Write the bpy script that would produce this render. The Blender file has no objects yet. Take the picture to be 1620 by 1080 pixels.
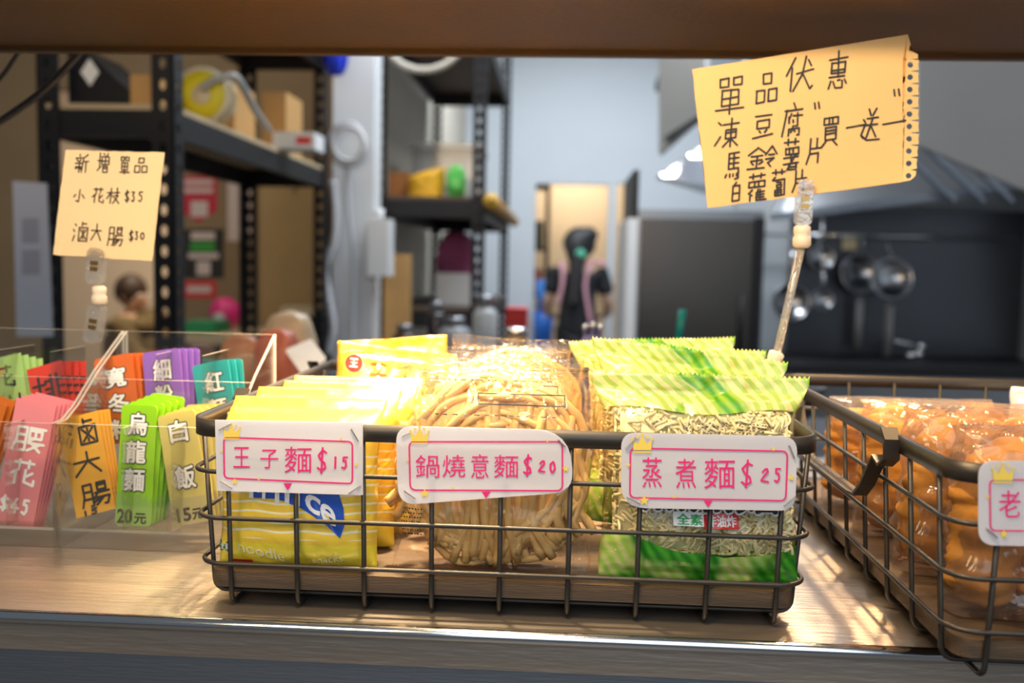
import bpy, math, random
import numpy as np
from mathutils import Vector, Matrix, noise
random.seed(7)
SC = bpy.context.scene
COL = SC.collection

# ---------------------------------------------------------------- camera
F_PX = 1450.0
CAM_Z = 1.31
_Y = Vector((80.0, 120.0, -F_PX)).normalized()          # world +Y seen from the camera
_X = Vector((1.0, -0.0248, 0.0)); _X.z = (_X.x * _Y.x + _X.y * _Y.y) / -_Y.z; _X.normalize()
_Z = _X.cross(_Y)
ROT = Matrix((_X, _Y, _Z))                              # camera vector -> world vector
cam_d = bpy.data.cameras.new('camera')
cam = bpy.data.objects.new('camera', cam_d); COL.objects.link(cam)
cam_d.sensor_fit = 'HORIZONTAL'; cam_d.sensor_width = 36.0
cam_d.lens = 36.0 * F_PX / 1620.0
cam_d.clip_start = 0.02
cam.matrix_world = Matrix.Translation((0, 0, CAM_Z)) @ ROT.to_4x4()
cam_d.dof.use_dof = True
cam_d.dof.focus_distance = 0.70
cam_d.dof.aperture_fstop = 4.2
SC.camera = cam

# ---------------------------------------------------------------- world, exposure, room lights
W = bpy.data.worlds.new('world'); SC.world = W; W.use_nodes = True
W.node_tree.nodes['Background'].inputs[0].default_value = (0.75, 0.87, 1.0, 1)
W.node_tree.nodes['Background'].inputs[1].default_value = 0.14
SC.view_settings.view_transform = 'Standard'
SC.view_settings.look = 'None'
SC.view_settings.gamma = 1.0
SC.view_settings.use_curve_mapping = False
SC.view_settings.exposure = 0.0
SC.cycles.transparent_max_bounces = 40
SC.cycles.max_bounces = 10
SC.cycles.caustics_reflective = False
SC.cycles.caustics_refractive = False

def area(name, loc, target, size, power, color, sy=None):
    d = bpy.data.lights.new(name, 'AREA'); d.energy = power; d.color = color
    d.shape = 'RECTANGLE'; d.size = size; d.size_y = sy or size
    o = bpy.data.objects.new(name, d); COL.objects.link(o)
    o.location = loc
    o.rotation_euler = (Vector(target) - Vector(loc)).to_track_quat('-Z', 'Y').to_euler()
    return o
def spot(name, loc, target, power, color, angle, blend, rad):
    d = bpy.data.lights.new(name, 'SPOT'); d.energy = power; d.color = color
    d.spot_size = math.radians(angle); d.spot_blend = blend; d.shadow_soft_size = rad
    o = bpy.data.objects.new(name, d); COL.objects.link(o); o.location = loc
    o.rotation_euler = (Vector(target) - Vector(loc)).to_track_quat('-Z', 'Y').to_euler()
    return o
WARM = (1.0, 0.66, 0.34)
spot('counter_spot', (-0.20, 1.10, 1.64), (-0.13, 0.74, 1.16), 150, WARM, 66, 0.9, 0.02)
spot('counter_spot', (0.42, 1.14, 1.66), (0.38, 0.80, 1.12), 42, WARM, 84, 0.9, 0.03)
spot('counter_lamp', (-0.13, 0.77, 1.70), (-0.14, 0.69, 1.10), 88, (1.0, 0.76, 0.46), 46, 1.0, 0.025)
area('warm_front_fill', (-0.10, 0.40, 1.85), (-0.03, 0.78, 1.12), 0.25, 8.5, (1.0, 0.72, 0.42), 0.12)  # unseen warm fill, added to brighten the fronts of the packs
spot('counter_lamp', (0.42, 0.72, 1.70), (0.40, 0.70, 1.10), 7, WARM, 80, 1.0, 0.03)
area('counter_strip', (-0.05, 1.12, 1.66), (-0.05, 0.75, 1.05), 1.1, 10, (1.0, 0.72, 0.42), 0.04)
area('street_daylight', (0.5, -1.6, 2.5), (0.0, 0.9, 1.1), 2.4, 44, (0.80, 0.90, 1.0))
area('street_shop_light', (-1.0, -0.7, 2.3), (-0.4, 0.9, 1.2), 0.7, 16, (1.0, 0.74, 0.45))
area('kitchen_tube', (0.3, 3.4, 3.25), (0.3, 3.6, 0), 1.6, 70, (0.86, 0.93, 1.0), 0.5)
area('kitchen_tube', (0.2, 6.3, 3.25), (0.2, 6.5, 0), 1.6, 62, (0.82, 0.91, 1.0), 0.6)
area('dining_light', (-2.2, 5.3, 2.8), (-2.2, 5.3, 0), 1.2, 45, (1.0, 0.83, 0.62))
area('rack_light', (-1.5, 3.0, 2.8), (-1.5, 3.2, 0), 0.8, 14, (1.0, 0.86, 0.66))
area('store_room_light', (0.1, 9.2, 2.5), (0.1, 9.4, 0), 0.8, 26, (1.0, 0.82, 0.58))

# ---------------------------------------------------------------- pixel helper: the point of the plane y = Y seen at a pixel
def P(px, py, Y):
    d = ROT @ Vector((px - 810.0, 540.0 - py, -F_PX))
    return Vector((0, 0, CAM_Z)) + d * (Y / d.y)

# ---------------------------------------------------------------- materials
MATS = {}
def nodes_of(m):
    m.use_nodes = True
    nt = m.node_tree
    return nt, nt.nodes, nt.links
def mat(name, color, rough=0.5, metal=0.0, var=0.0, scale=8.0, bump=0.0, bscale=60.0, trans=0.0, emit=0.0, coat=0.0, spec=0.5, stretch=None):
    if name in MATS: return MATS[name]
    m = bpy.data.materials.new(name); nt, N, L = nodes_of(m)
    b = N['Principled BSDF']
    c = tuple(color) + (1,)
    b.inputs['Base Color'].default_value = c
    b.inputs['Roughness'].default_value = rough
    b.inputs['Metallic'].default_value = metal
    b.inputs['Specular IOR Level'].default_value = spec
    b.inputs['Coat Weight'].default_value = coat
    if emit:
        b.inputs['Emission Color'].default_value = c; b.inputs['Emission Strength'].default_value = emit
    tc = N.new('ShaderNodeTexCoord')
    src = tc.outputs['Object']
    if stretch:
        mp = N.new('ShaderNodeMapping'); mp.inputs['Scale'].default_value = stretch
        L.new(src, mp.inputs[0]); src = mp.outputs[0]
    if var:
        nz = N.new('ShaderNodeTexNoise'); nz.inputs['Scale'].default_value = scale; nz.inputs['Detail'].default_value = 6
        L.new(src, nz.inputs['Vector'])
        mx = N.new('ShaderNodeMix'); mx.data_type = 'RGBA'
        mx.inputs[6].default_value = tuple(x * (1 - var) for x in color) + (1,)
        mx.inputs[7].default_value = tuple(min(1, x * (1 + var)) for x in color) + (1,)
        L.new(nz.outputs['Fac'], mx.inputs[0]); L.new(mx.outputs[2], b.inputs['Base Color'])
    if bump:
        nb = N.new('ShaderNodeTexNoise'); nb.inputs['Scale'].default_value = bscale; nb.inputs['Detail'].default_value = 4
        L.new(src, nb.inputs['Vector'])
        bp = N.new('ShaderNodeBump'); bp.inputs['Strength'].default_value = bump; bp.inputs['Distance'].default_value = 0.004
        L.new(nb.outputs['Fac'], bp.inputs['Height']); L.new(bp.outputs[0], b.inputs['Normal'])
    if trans:
        t = N.new('ShaderNodeBsdfTranslucent')
        s = b.inputs['Base Color']
        if s.links: L.new(s.links[0].from_socket, t.inputs[0])
        else: t.inputs[0].default_value = c
        ms = N.new('ShaderNodeMixShader'); ms.inputs[0].default_value = trans
        out = N['Material Output']
        L.new(b.outputs[0], ms.inputs[1]); L.new(t.outputs[0], ms.inputs[2]); L.new(ms.outputs[0], out.inputs[0])
    MATS[name] = m
    return m

def clear_mat(name, tint=(1, 1, 1), gloss=0.08, fres=0.35, rough=0.05, bump=0.0, bscale=30.0, haze=0.0, hcol=(1, 1, 1)):
    """clear sheet: transparent with a Fresnel reflection"""
    if name in MATS: return MATS[name]
    m = bpy.data.materials.new(name); nt, N, L = nodes_of(m)
    N.remove(N['Principled BSDF']); out = N['Material Output']
    tr = N.new('ShaderNodeBsdfTransparent'); tr.inputs[0].default_value = tuple(tint) + (1,)
    gl = N.new('ShaderNodeBsdfGlossy'); gl.inputs['Roughness'].default_value = rough
    lw = N.new('ShaderNodeLayerWeight'); lw.inputs[0].default_value = 0.35
    ma = N.new('ShaderNodeMath'); ma.operation = 'MULTIPLY_ADD'; ma.inputs[1].default_value = fres; ma.inputs[2].default_value = gloss
    L.new(lw.outputs['Fresnel'], ma.inputs[0])
    if bump:
        tc = N.new('ShaderNodeTexCoord')
        nb = N.new('ShaderNodeTexNoise'); nb.inputs['Scale'].default_value = bscale; nb.inputs['Detail'].default_value = 3; nb.inputs['Distortion'].default_value = 1.2
        L.new(tc.outputs['Object'], nb.inputs['Vector'])
        bp = N.new('ShaderNodeBump'); bp.inputs['Strength'].default_value = bump; bp.inputs['Distance'].default_value = 0.006
        L.new(nb.outputs['Fac'], bp.inputs['Height']); L.new(bp.outputs[0], gl.inputs['Normal']); L.new(bp.outputs[0], lw.inputs['Normal'])
    ms = N.new('ShaderNodeMixShader')
    L.new(ma.outputs[0], ms.inputs[0]); L.new(tr.outputs[0], ms.inputs[1]); L.new(gl.outputs[0], ms.inputs[2])
    last = ms
    if haze:
        df = N.new('ShaderNodeBsdfDiffuse'); df.inputs[0].default_value = tuple(hcol) + (1,)
        tl = N.new('ShaderNodeBsdfTranslucent'); tl.inputs[0].default_value = tuple(hcol) + (1,)
        m0 = N.new('ShaderNodeMixShader'); m0.inputs[0].default_value = 0.5
        L.new(df.outputs[0], m0.inputs[1]); L.new(tl.outputs[0], m0.inputs[2])
        m2 = N.new('ShaderNodeMixShader'); m2.inputs[0].default_value = haze
        L.new(last.outputs[0], m2.inputs[1]); L.new(m0.outputs[0], m2.inputs[2]); last = m2
    L.new(last.outputs[0], out.inputs[0])
    MATS[name] = m
    return m

steel = mat('brushed_steel', (0.33, 0.365, 0.42), 0.36, 1.0, 0.12, 3.0, 0.12, 40, stretch=(1, 14, 14))
steel_top = mat('worn_counter_steel', (0.46, 0.40, 0.345), 0.40, 0.93, 0.3, 2.2, 0.15, 30, stretch=(1, 9, 9))
steel_dark = mat('dark_kitchen_steel', (0.30, 0.31, 0.33), 0.28, 0.9, 0.2, 2.0)
chrome = mat('polished_steel', (0.75, 0.76, 0.78), 0.12, 1.0)
wire_m = mat('bronze_grey_wire', (0.048, 0.043, 0.037), 0.42, 0.55, 0.15, 30)
band_m = mat('bronze_grey_band', (0.056, 0.049, 0.041), 0.40, 0.55, 0.15, 20)
wood_m = mat('aged_brown_board', (0.085, 0.052, 0.027), 0.62, 0.0, 0.6, 9.0, 0.3, 50, stretch=(2, 22, 22))
beam_m = mat('brown_painted_steel', (0.135, 0.088, 0.04), 0.45, 0.2, 0.15, 5.0, 0.15, 120)
black_m = mat('black_steel', (0.011, 0.011, 0.013), 0.5, 0.0, spec=0.3)
ply_m = mat('pale_plywood', (0.55, 0.42, 0.25), 0.7, 0, 0.15, 6)
card_m = mat('cardboard', (0.52, 0.29, 0.10), 0.8, 0, 0.12, 6)
white_m = mat('white_paint', (0.72, 0.74, 0.76), 0.6)
white_pl = mat('white_plastic', (0.80, 0.81, 0.82), 0.4)
note2_m = mat('pale_buff_note_paper', (0.88, 0.70, 0.42), 0.8, 0, 0.05, 20, 0.12, 160, trans=0.25)
ink_m = mat('black_marker_ink', (0.012, 0.011, 0.010), 0.6)
white_ink = mat('white_print', (0.88, 0.88, 0.86), 0.6)
note_m = mat('buff_note_paper', (0.88, 0.60, 0.25), 0.8, 0, 0.05, 20, 0.12, 160, trans=0.25)
pcard_m = mat('laminated_white_card', (0.79, 0.79, 0.84), 0.30, 0, 0.05, 18, 0.25, 22, trans=0.38, coat=0.3)
pink_ink = mat('magenta_print', (0.72, 0.02, 0.17), 0.5)
gold_ink = mat('gold_print', (0.80, 0.60, 0.10), 0.5)
acrylic = clear_mat('clear_acrylic', (0.97, 0.97, 0.96), 0.015, 0.35, 0.03, haze=0.004)
acr_edge = clear_mat('acrylic_cut_edge', (0.9, 0.9, 0.88), 0.18, 0.35, 0.2, haze=0.65, hcol=(0.92, 0.9, 0.85))
clip_pl = clear_mat('clear_clip_plastic', (0.9, 0.88, 0.84), 0.15, 0.35, 0.08, bump=0.3, bscale=80, haze=0.12)
joint_pl = mat('milky_plastic', (0.85, 0.78, 0.66), 0.4, trans=0.4)
film = clear_mat('clear_wrinkled_film', (0.97, 0.96, 0.94), 0.02, 0.35, 0.10, bump=1.0, bscale=34, haze=0.0)
bag_film = clear_mat('clear_bag_film', (0.985, 0.97, 0.945), 0.015, 0.25, 0.12, bump=1.0, bscale=26, haze=0.015)
crinkle = clear_mat('crinkled_bag_film', (0.98, 0.95, 0.91), 0.03, 0.5, 0.14, bump=1.0, bscale=22, haze=0.05)
fried_m = mat('fried_noodle', (0.93, 0.55, 0.19), 0.5, 0, 0.15, 60, trans=0.15)
curly_m = mat('dried_noodle', (0.96, 0.80, 0.44), 0.5, 0, 0.12, 60, trans=0.12)
dough_m = mat('fried_dough', (0.72, 0.30, 0.06), 0.6, 0, 0.5, 22, 0.4, 70, trans=0.2, spec=0.25)
skin_m = mat('skin', (0.62, 0.38, 0.26), 0.55)
black_cloth = mat('black_cloth', (0.018, 0.018, 0.022), 0.85)
hair_m = mat('black_hair', (0.012, 0.010, 0.011), 0.5)
rubber_blk = mat('black_rubber', (0.012, 0.011, 0.011), 0.4)
staple_m = mat('staple_wire', (0.75, 0.74, 0.72), 0.25, 0.9)

def slotted():
    m = bpy.data.materials.new('slotted_black_steel'); nt, N, L = nodes_of(m)
    b = N['Principled BSDF']; b.inputs['Base Color'].default_value = (0.011, 0.011, 0.013, 1); b.inputs['Roughness'].default_value = 0.5; b.inputs['Specular IOR Level'].default_value = 0.3
    tc = N.new('ShaderNodeTexCoord'); sx = N.new('ShaderNodeSeparateXYZ'); L.new(tc.outputs['UV'], sx.inputs[0])
    def mth(op, a, c=None):
        n = N.new('ShaderNodeMath'); n.operation = op
        for i, v in enumerate((a, c)):
            if v is None: continue
            if hasattr(v, 'links'): L.new(v, n.inputs[i])
            else: n.inputs[i].default_value = v
        return n.outputs[0]
    u = mth('SUBTRACT', sx.outputs[0], 0.5)
    fr = mth('SUBTRACT', mth('FRACT', mth('DIVIDE', sx.outputs[1], 0.05)), 0.5)
    du = mth('MULTIPLY', u, 1.8)
    d = mth('SQRT', mth('ADD', mth('MULTIPLY', du, du), mth('MULTIPLY', fr, fr)))
    hole = mth('LESS_THAN', d, 0.27)
    tr = N.new('ShaderNodeBsdfTransparent'); ms = N.new('ShaderNodeMixShader')
    L.new(hole, ms.inputs[0]); L.new(b.outputs[0], ms.inputs[1]); L.new(tr.outputs[0], ms.inputs[2])
    L.new(ms.outputs[0], N['Material Output'].inputs[0])
    return m
slot_m = slotted()

def print_mat(name, kind):
    """printed film, laid out over UV: u across 0..1, v up 0..1"""
    m = bpy.data.materials.new(name); nt, N, L = nodes_of(m)
    b = N['Principled BSDF']; out = N['Material Output']
    b.inputs['Roughness'].default_value = 0.26; b.inputs['Coat Weight'].default_value = 1.0; b.inputs['Coat Roughness'].default_value = 0.3
    tc = N.new('ShaderNodeTexCoord'); uv = tc.outputs['UV']
    sx = N.new('ShaderNodeSeparateXYZ'); L.new(uv, sx.inputs[0]); U, V = sx.outputs[0], sx.outputs[1]
    def mth(op, a, c=None, cl=False):
        n = N.new('ShaderNodeMath'); n.operation = op; n.use_clamp = cl
        for i, v in enumerate((a, c)):
            if v is None: continue
            if hasattr(v, 'links'): L.new(v, n.inputs[i])
            else: n.inputs[i].default_value = v
        return n.outputs[0]
    def mix(f, a, c):
        n = N.new('ShaderNodeMix'); n.data_type = 'RGBA'
        if hasattr(f, 'links'): L.new(f, n.inputs[0])
        else: n.inputs[0].default_value = f
        for i, v in ((6, a), (7, c)):
            if hasattr(v, 'links'): L.new(v, n.inputs[i])
            else: n.inputs[i].default_value = tuple(v) + (1,)
        return n.outputs[2]
    nb = N.new('ShaderNodeTexNoise'); nb.inputs['Scale'].default_value = 30; nb.inputs['Detail'].default_value = 3; nb.inputs['Distortion'].default_value = 1.0
    L.new(tc.outputs['Object'], nb.inputs['Vector'])
    bp = N.new('ShaderNodeBump'); bp.inputs['Strength'].default_value = 0.45; bp.inputs['Distance'].default_value = 0.005
    L.new(nb.outputs['Fac'], bp.inputs['Height']); L.new(bp.outputs[0], b.inputs['Normal'])
    if kind == 'yellow':
        wob = mth('MULTIPLY', mth('SINE', mth('MULTIPLY', U, 19.0)), 0.006)
        s = mth('FRACT', mth('MULTIPLY', mth('ADD', V, wob), 19.0))
        stripe = mth('LESS_THAN', s, 0.24)
        band = mth('MULTIPLY', mth('GREATER_THAN', V, 0.17), mth('LESS_THAN', V, 0.66))
        f = mth('MULTIPLY', stripe, band)
        base = mix(mth('LESS_THAN', V, 0.14), (0.93, 0.62, 0.05), (0.91, 0.72, 0.05))
        L.new(mix(f, base, (0.95, 0.86, 0.55)), b.inputs['Base Color'])
        return m
    # leaf print with a clear middle
    rot = N.new('ShaderNodeMapping'); rot.inputs['Rotation'].default_value = (0, 0, -0.75); rot.inputs['Scale'].default_value = (1.0, 0.9, 1)
    L.new(uv, rot.inputs[0])
    w = N.new('ShaderNodeTexWave'); w.inputs['Scale'].default_value = 6.5; w.inputs['Distortion'].default_value = 2.2; w.inputs['Detail'].default_value = 1.5; w.inputs['Detail Scale'].default_value = 1.4
    L.new(rot.outputs[0], w.inputs['Vector'])
    n1 = N.new('ShaderNodeTexNoise'); n1.inputs['Scale'].default_value = 4.2; n1.inputs['Detail'].default_value = 0.5; L.new(uv, n1.inputs['Vector'])
    n2 = N.new('ShaderNodeTexNoise'); n2.inputs['Scale'].default_value = 2.6; n2.inputs['Detail'].default_value = 0.0; n2.inputs['Distortion'].default_value = 0.8
    sh = N.new('ShaderNodeMapping'); sh.inputs['Location'].default_value = (3.3, 1.7, 0); L.new(uv, sh.inputs[0]); L.new(sh.outputs[0], n2.inputs['Vector'])
    streak = mth('MULTIPLY', mth('GREATER_THAN', mth('ADD', w.outputs['Fac'], mth('MULTIPLY', n1.outputs['Fac'], 0.9)), 1.0), 0.75)
    top_c = mix(streak, (0.88, 0.84, 0.36), (0.42, 0.66, 0.07))
    patch = mth('MULTIPLY', mth('SUBTRACT', n2.outputs['Fac'], 0.46), 16.0, True)
    top_c = mix(patch, top_c, mix(w.outputs['Fac'], (0.09, 0.42, 0.02), (0.42, 0.68, 0.06)))
    low_c = mix(mth('MULTIPLY', mth('SUBTRACT', n2.outputs['Fac'], 0.42), 9.0, True), mix(w.outputs['Fac'], (0.45, 0.72, 0.10), (0.74, 0.80, 0.30)), mix(w.outputs['Fac'], (0.02, 0.28, 0.015), (0.10, 0.52, 0.03)))
    L.new(mix(mth('LESS_THAN', V, 0.5), top_c, low_c), b.inputs['Base Color'])
    tl = N.new('ShaderNodeBsdfTranslucent'); L.new(b.inputs['Base Color'].links[0].from_socket, tl.inputs[0])
    pr = N.new('ShaderNodeMixShader'); pr.inputs[0].default_value = 0.35; L.new(b.outputs[0], pr.inputs[1]); L.new(tl.outputs[0], pr.inputs[2])
    top = mth('ADD', 0.815, mth('MULTIPLY', mth('SINE', mth('ADD', mth('MULTIPLY', U, 8.0), 0.6)), 0.018))
    bot = mth('ADD', mth('MULTIPLY', mth('ABSOLUTE', mth('SUBTRACT', U, 0.62)), 0.20), mth('MULTIPLY', mth('SINE', mth('MULTIPLY', U, 13.0)), 0.012))
    printed = mth('ADD', mth('GREATER_THAN', V, top), mth('LESS_THAN', V, mth('ADD', bot, 0.105)), True)
    tr = N.new('ShaderNodeBsdfTransparent'); tr.inputs[0].default_value = (0.97, 0.96, 0.93, 1)
    gl = N.new('ShaderNodeBsdfGlossy'); gl.inputs['Roughness'].default_value = 0.1; L.new(bp.outputs[0], gl.inputs['Normal'])
    lw = N.new('ShaderNodeLayerWeight'); lw.inputs[0].default_value = 0.3; L.new(bp.outputs[0], lw.inputs['Normal'])
    cm = N.new('ShaderNodeMixShader'); L.new(mth('ADD', mth('MULTIPLY', lw.outputs['Fresnel'], 0.5), 0.015), cm.inputs[0]); L.new(tr.outputs[0], cm.inputs[1]); L.new(gl.outputs[0], cm.inputs[2])
    ms = N.new('ShaderNodeMixShader'); L.new(printed, ms.inputs[0]); L.new(cm.outputs[0], ms.inputs[1]); L.new(pr.outputs[0], ms.inputs[2])
    L.new(ms.outputs[0], out.inputs[0])
    return m
yellow_pr = print_mat('yellow_printed_film', 'yellow')
leaf_pr = print_mat('leaf_printed_film', 'leaf')

def color(name, c, r=0.5, **k): return mat(name, c, r, **k)

# ---------------------------------------------------------------- mesh builder
class MB:
    def __init__(s): s.v = []; s.f = []; s.m = []; s.uv = []
    def add(s, vs, fs, mi=0, uvs=None):
        o = len(s.v); s.v += [tuple(p) for p in vs]
        s.uv += [tuple(q) for q in uvs] if uvs is not None else [(0, 0)] * len(vs)
        s.f += [tuple(i + o for i in f) for f in fs]; s.m += [mi] * len(fs)
        return s
    def box(s, a, b, mi=0, M=None):
        (x0, y0, z0), (x1, y1, z1) = a, b
        vs = [Vector(p) for p in ((x0,y0,z0),(x1,y0,z0),(x1,y1,z0),(x0,y1,z0),(x0,y0,z1),(x1,y0,z1),(x1,y1,z1),(x0,y1,z1))]
        if M: vs = [M @ p for p in vs]
        return s.add(vs, [(3,2,1,0),(4,5,6,7),(0,1,5,4),(1,2,6,5),(2,3,7,6),(3,0,4,7)], mi)
    def tube(s, pts, r, n=8, closed=False, mi=0, caps=True):
        pts = [Vector(p) for p in pts]; k = len(pts)
        rs = r if isinstance(r, (list, tuple)) else [r] * k
        vs, fs = [], []
        up = None
        for i, p in enumerate(pts):
            a = pts[(i - 1) % k] if (closed or i) else p
            b = pts[(i + 1) % k] if (closed or i < k - 1) else p
            t = (b - a)
            if t.length < 1e-9: t = Vector((0, 0, 1))
            t.normalize()
            if up is None:
                up = Vector((0, 0, 1)) if abs(t.z) < 0.9 else Vector((1, 0, 0))
            e = (up - t * up.dot(t))
            if e.length < 1e-6: e = t.orthogonal()
            e.normalize(); up = e; g = t.cross(e)
            for j in range(n):
                q = 2 * math.pi * j / n
                vs.append(p + (e * math.cos(q) + g * math.sin(q)) * rs[i])
        for i in range(k if closed else k - 1):
            for j in range(n):
                fs.append((i*n+j, i*n+(j+1) % n, ((i+1) % k)*n+(j+1) % n, ((i+1) % k)*n+j))
        if caps and not closed:
            fs.append(tuple(range(n-1, -1, -1))); fs.append(tuple((k-1)*n+j for j in range(n)))
        return s.add(vs, fs, mi)
    def strip(s, pts, nrm, w, t, mi=0, closed=False):
        """flat bar: width w along z, thickness t along nrm(i)"""
        vs, fs = [], []; k = len(pts)
        for p, n_ in zip(pts, nrm):
            p, n_ = Vector(p), Vector(n_); z = Vector((0, 0, w / 2))
            vs += [p - z - n_*t/2, p - z + n_*t/2, p + z + n_*t/2, p + z - n_*t/2]
        for i in range(k if closed else k - 1):
            a, b = i*4, ((i+1) % k)*4
            for j in range(4): fs.append((a+j, b+j, b+(j+1) % 4, a+(j+1) % 4))
        if not closed: fs += [(3,2,1,0), tuple((k-1)*4+j for j in range(4))]
        return s.add(vs, fs, mi)
    def lathe(s, prof, n=24, c=(0,0,0), mi=0, M=None):
        vs, fs = [], []
        for r, z in prof:
            for j in range(n):
                q = 2*math.pi*j/n; p = Vector((c[0]+r*math.cos(q), c[1]+r*math.sin(q), c[2]+z))
                vs.append(M @ p if M else p)
        for i in range(len(prof)-1):
            for j in range(n): fs.append((i*n+j, i*n+(j+1) % n, (i+1)*n+(j+1) % n, (i+1)*n+j))
        fs.append(tuple(range(n-1, -1, -1))); fs.append(tuple((len(prof)-1)*n+j for j in range(n)))
        return s.add(vs, fs, mi)
    def prism(s, poly, off, mi=0, back=None):
        """poly: list of world points (planar), off: extrusion vector"""
        k = len(poly); off = Vector(off); poly = [Vector(p) for p in poly]
        vs = poly + [p + off for p in poly]
        fs = [tuple(range(k)), tuple(range(2*k-1, k-1, -1))] + [((i+1) % k, i, k+i, k+(i+1) % k) for i in range(k)]
        return s.add(vs, fs, mi)
    def grid(s, fn, nu, nv, mi=0, flip=False):
        vs, uv, fs = [], [], []
        for j in range(nv+1):
            for i in range(nu+1):
                u, v = i/nu, j/nv; vs.append(fn(u, v)); uv.append((u, v))
        for j in range(nv):
            for i in range(nu):
                a = j*(nu+1)+i; q = (a, a+1, a+nu+2, a+nu+1)
                fs.append(q[::-1] if flip else q)
        return s.add(vs, fs, mi, uv)
    def build(s, name, mats, parent=None, smooth=False, loc=None):
        me = bpy.data.meshes.new(name)
        vs = s.v
        if loc is not None:
            l = Vector(loc); vs = [tuple(Vector(p) - l) for p in s.v]
        me.from_pydata(vs, [], s.f); me.update()
        if not isinstance(mats, (list, tuple)): mats = [mats]
        for m in mats: me.materials.append(m)
        me.polygons.foreach_set('material_index', s.m)
        ul = me.uv_layers.new(name='UVMap')
        li = np.empty(len(me.loops), dtype=np.int32); me.loops.foreach_get('vertex_index', li)
        ul.data.foreach_set('uv', np.array(s.uv, dtype=np.float32)[li].ravel())
        if smooth: me.polygons.foreach_set('use_smooth', [True]*len(me.polygons))
        o = bpy.data.objects.new(name, me); COL.objects.link(o)
        if parent is not None: o.parent = parent
        if loc is not None: o.location = loc
        return o

def tag(o, label=None, cat=None, group=None, kind=None):
    if label: o['label'] = label
    if cat: o['category'] = cat
    if group: o['group'] = group
    if kind: o['kind'] = kind
    return o
def thing(name, label, cat, loc=(0,0,0), rz=0.0, group=None):
    o = bpy.data.objects.new(name, None); COL.objects.link(o); o.empty_display_size = 0.05
    o.location = loc; o.rotation_euler = (0, 0, rz)
    return tag(o, label, cat, group)
def dup(root, loc=None, rot=None, label=None, parent=None):
    r = root.copy(); COL.objects.link(r)
    if parent is not None: r.parent = parent
    if loc is not None: r.location = loc
    if rot is not None: r.rotation_euler = rot
    if label: r['label'] = label
    for ch in list(root.children): dup(ch, parent=r)
    return r
def struct(name, mb, m): return tag(mb.build(name, m), kind='structure')
def part(mb, name, m, root, smooth=False, under=None):
    """a mesh built in world coordinates, moved into its thing's space and parented (to `under` when it is a sub-part)"""
    o = mb.build(name, m, under or root, smooth, loc=root.location); o.location = (0, 0, 0)
    return o
def solo(mb, name, m, label, cat, base, group=None, smooth=False):
    return tag(mb.build(name, m, None, smooth, loc=base), label, cat, group)
def pbox(px0, py0, px1, py1, Y, d, z0=None):
    a, b = P(px0, py1, Y), P(px1, py0, Y)
    return (a.x, Y, a.z if z0 is None else z0), (b.x, Y+d, b.z)
ORD = ['first', 'second', 'third', 'fourth', 'fifth', 'sixth', 'seventh']

# ---------------------------------------------------------------- writing
STROKES = {
'單':'1141431311;6191936361;2484882824;2686;09a9;545a','品':'3171743431;06464a0a06;66a6aa6a66','伏':'3005;232a;45a4;70653a;659aa9;8193',
'惠':'1292;5057;2383862623;2585;1787;1a28;384a7a78;5868;8899','凍':'1122;0926;3292;606a;4484874744;4585;673a;679a','豆':'1191;2383862623;3748;7768;0aa9',
'腐':'5062;1292;22160a;4335;3436;5494;737767;5556;383a;38888a7a;5749;5869','買':'1191931311;4143;6163;2484882824;2585;2686;380a;689a','一':'05a4',
'送':'4052;8062;3393;2595;635539;5589;1324;05250819;083aaa','馬':'2026;2080;2282;2484;5056;26868a6a;1809;3839;5859;7879',
'鈴':'3003;3063;1454;1656;343a;1728;5748;0a6a;8064;80a4;7494;6696;9678;788a','薯':'1191;3032;7072;2393952523;4345;6365;1696;5558;1898;853a;48888a4a48;4989',
'片':'20260a;6064;2494;26767a','白':'5032;22828a2a22;2686','蘿':'1191;3032;7072;1393951513;4345;6365;361738;282a;6658;575a;5797;5898;5999;5aaa;767a',
'蔔':'1191;3032;7072;3314;24949a8a;4575;4676774746;38787a3a38;3979;585a','新':'3031;0252;1324;4334;0555;0757;353a;3708;3759;9062;625a;64a4;848a',
'增':'2028;0434;0937;5061;9082;42a2a64642;7276;44a4;57979a5a57;5898','小':'505a39;2416;7497','花':'1191;3033;7073;3406;252a;9567;6469aaa8',
'枝':'0353;303a;3307;3456;63a3;8085;6595;955a;66aa','$':'8251234576885928;505a','3':'21714476785a29','5':'8131346476785a29','0':'5123274a6a877351',
'4':'611797;656a','1':'515a','2':'2351718346199a','滷':'1122;0415;0a17;6062;6191;43a3aa4a43;5499;9459;7475;7879',
'大':'0494;50540a;549a','腸':'11160a;11414a3a;1444;1747;6191946461;6292;55a5;6548;57a79a8a;7749;875a','"':'3044;6074','排':'202a19;0343;0738;606a;4262;4565;4767;808a;82a2;85a5;88a8',
'腰':'11160a;11414a3a;1444;1747;51a1;5292955552;7175;57a7;75569a;975a','元':'2181;0494;44430a;6469a9a7','老':'1292;5055;0595;913a;5867;575a9a97',
}
def strokes(ch):
    out = []
    for st in STROKES[ch].split(';'):
        pts = [(int(st[i], 16)/10.0, int(st[i+1], 16)/10.0) for i in range(0, len(st)-1, 2)]
        out.append(pts)
    return out
_LAY = [0]
def lift(to, k):
    o = to(0.5, 0.5); n = (to(0.6, 0.5)-o).cross(to(0.5, 0.6)-o); n.normalize()
    if n.y > 0: n = -n
    n = n*k
    return lambda x, y: to(x, y)+n
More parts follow.
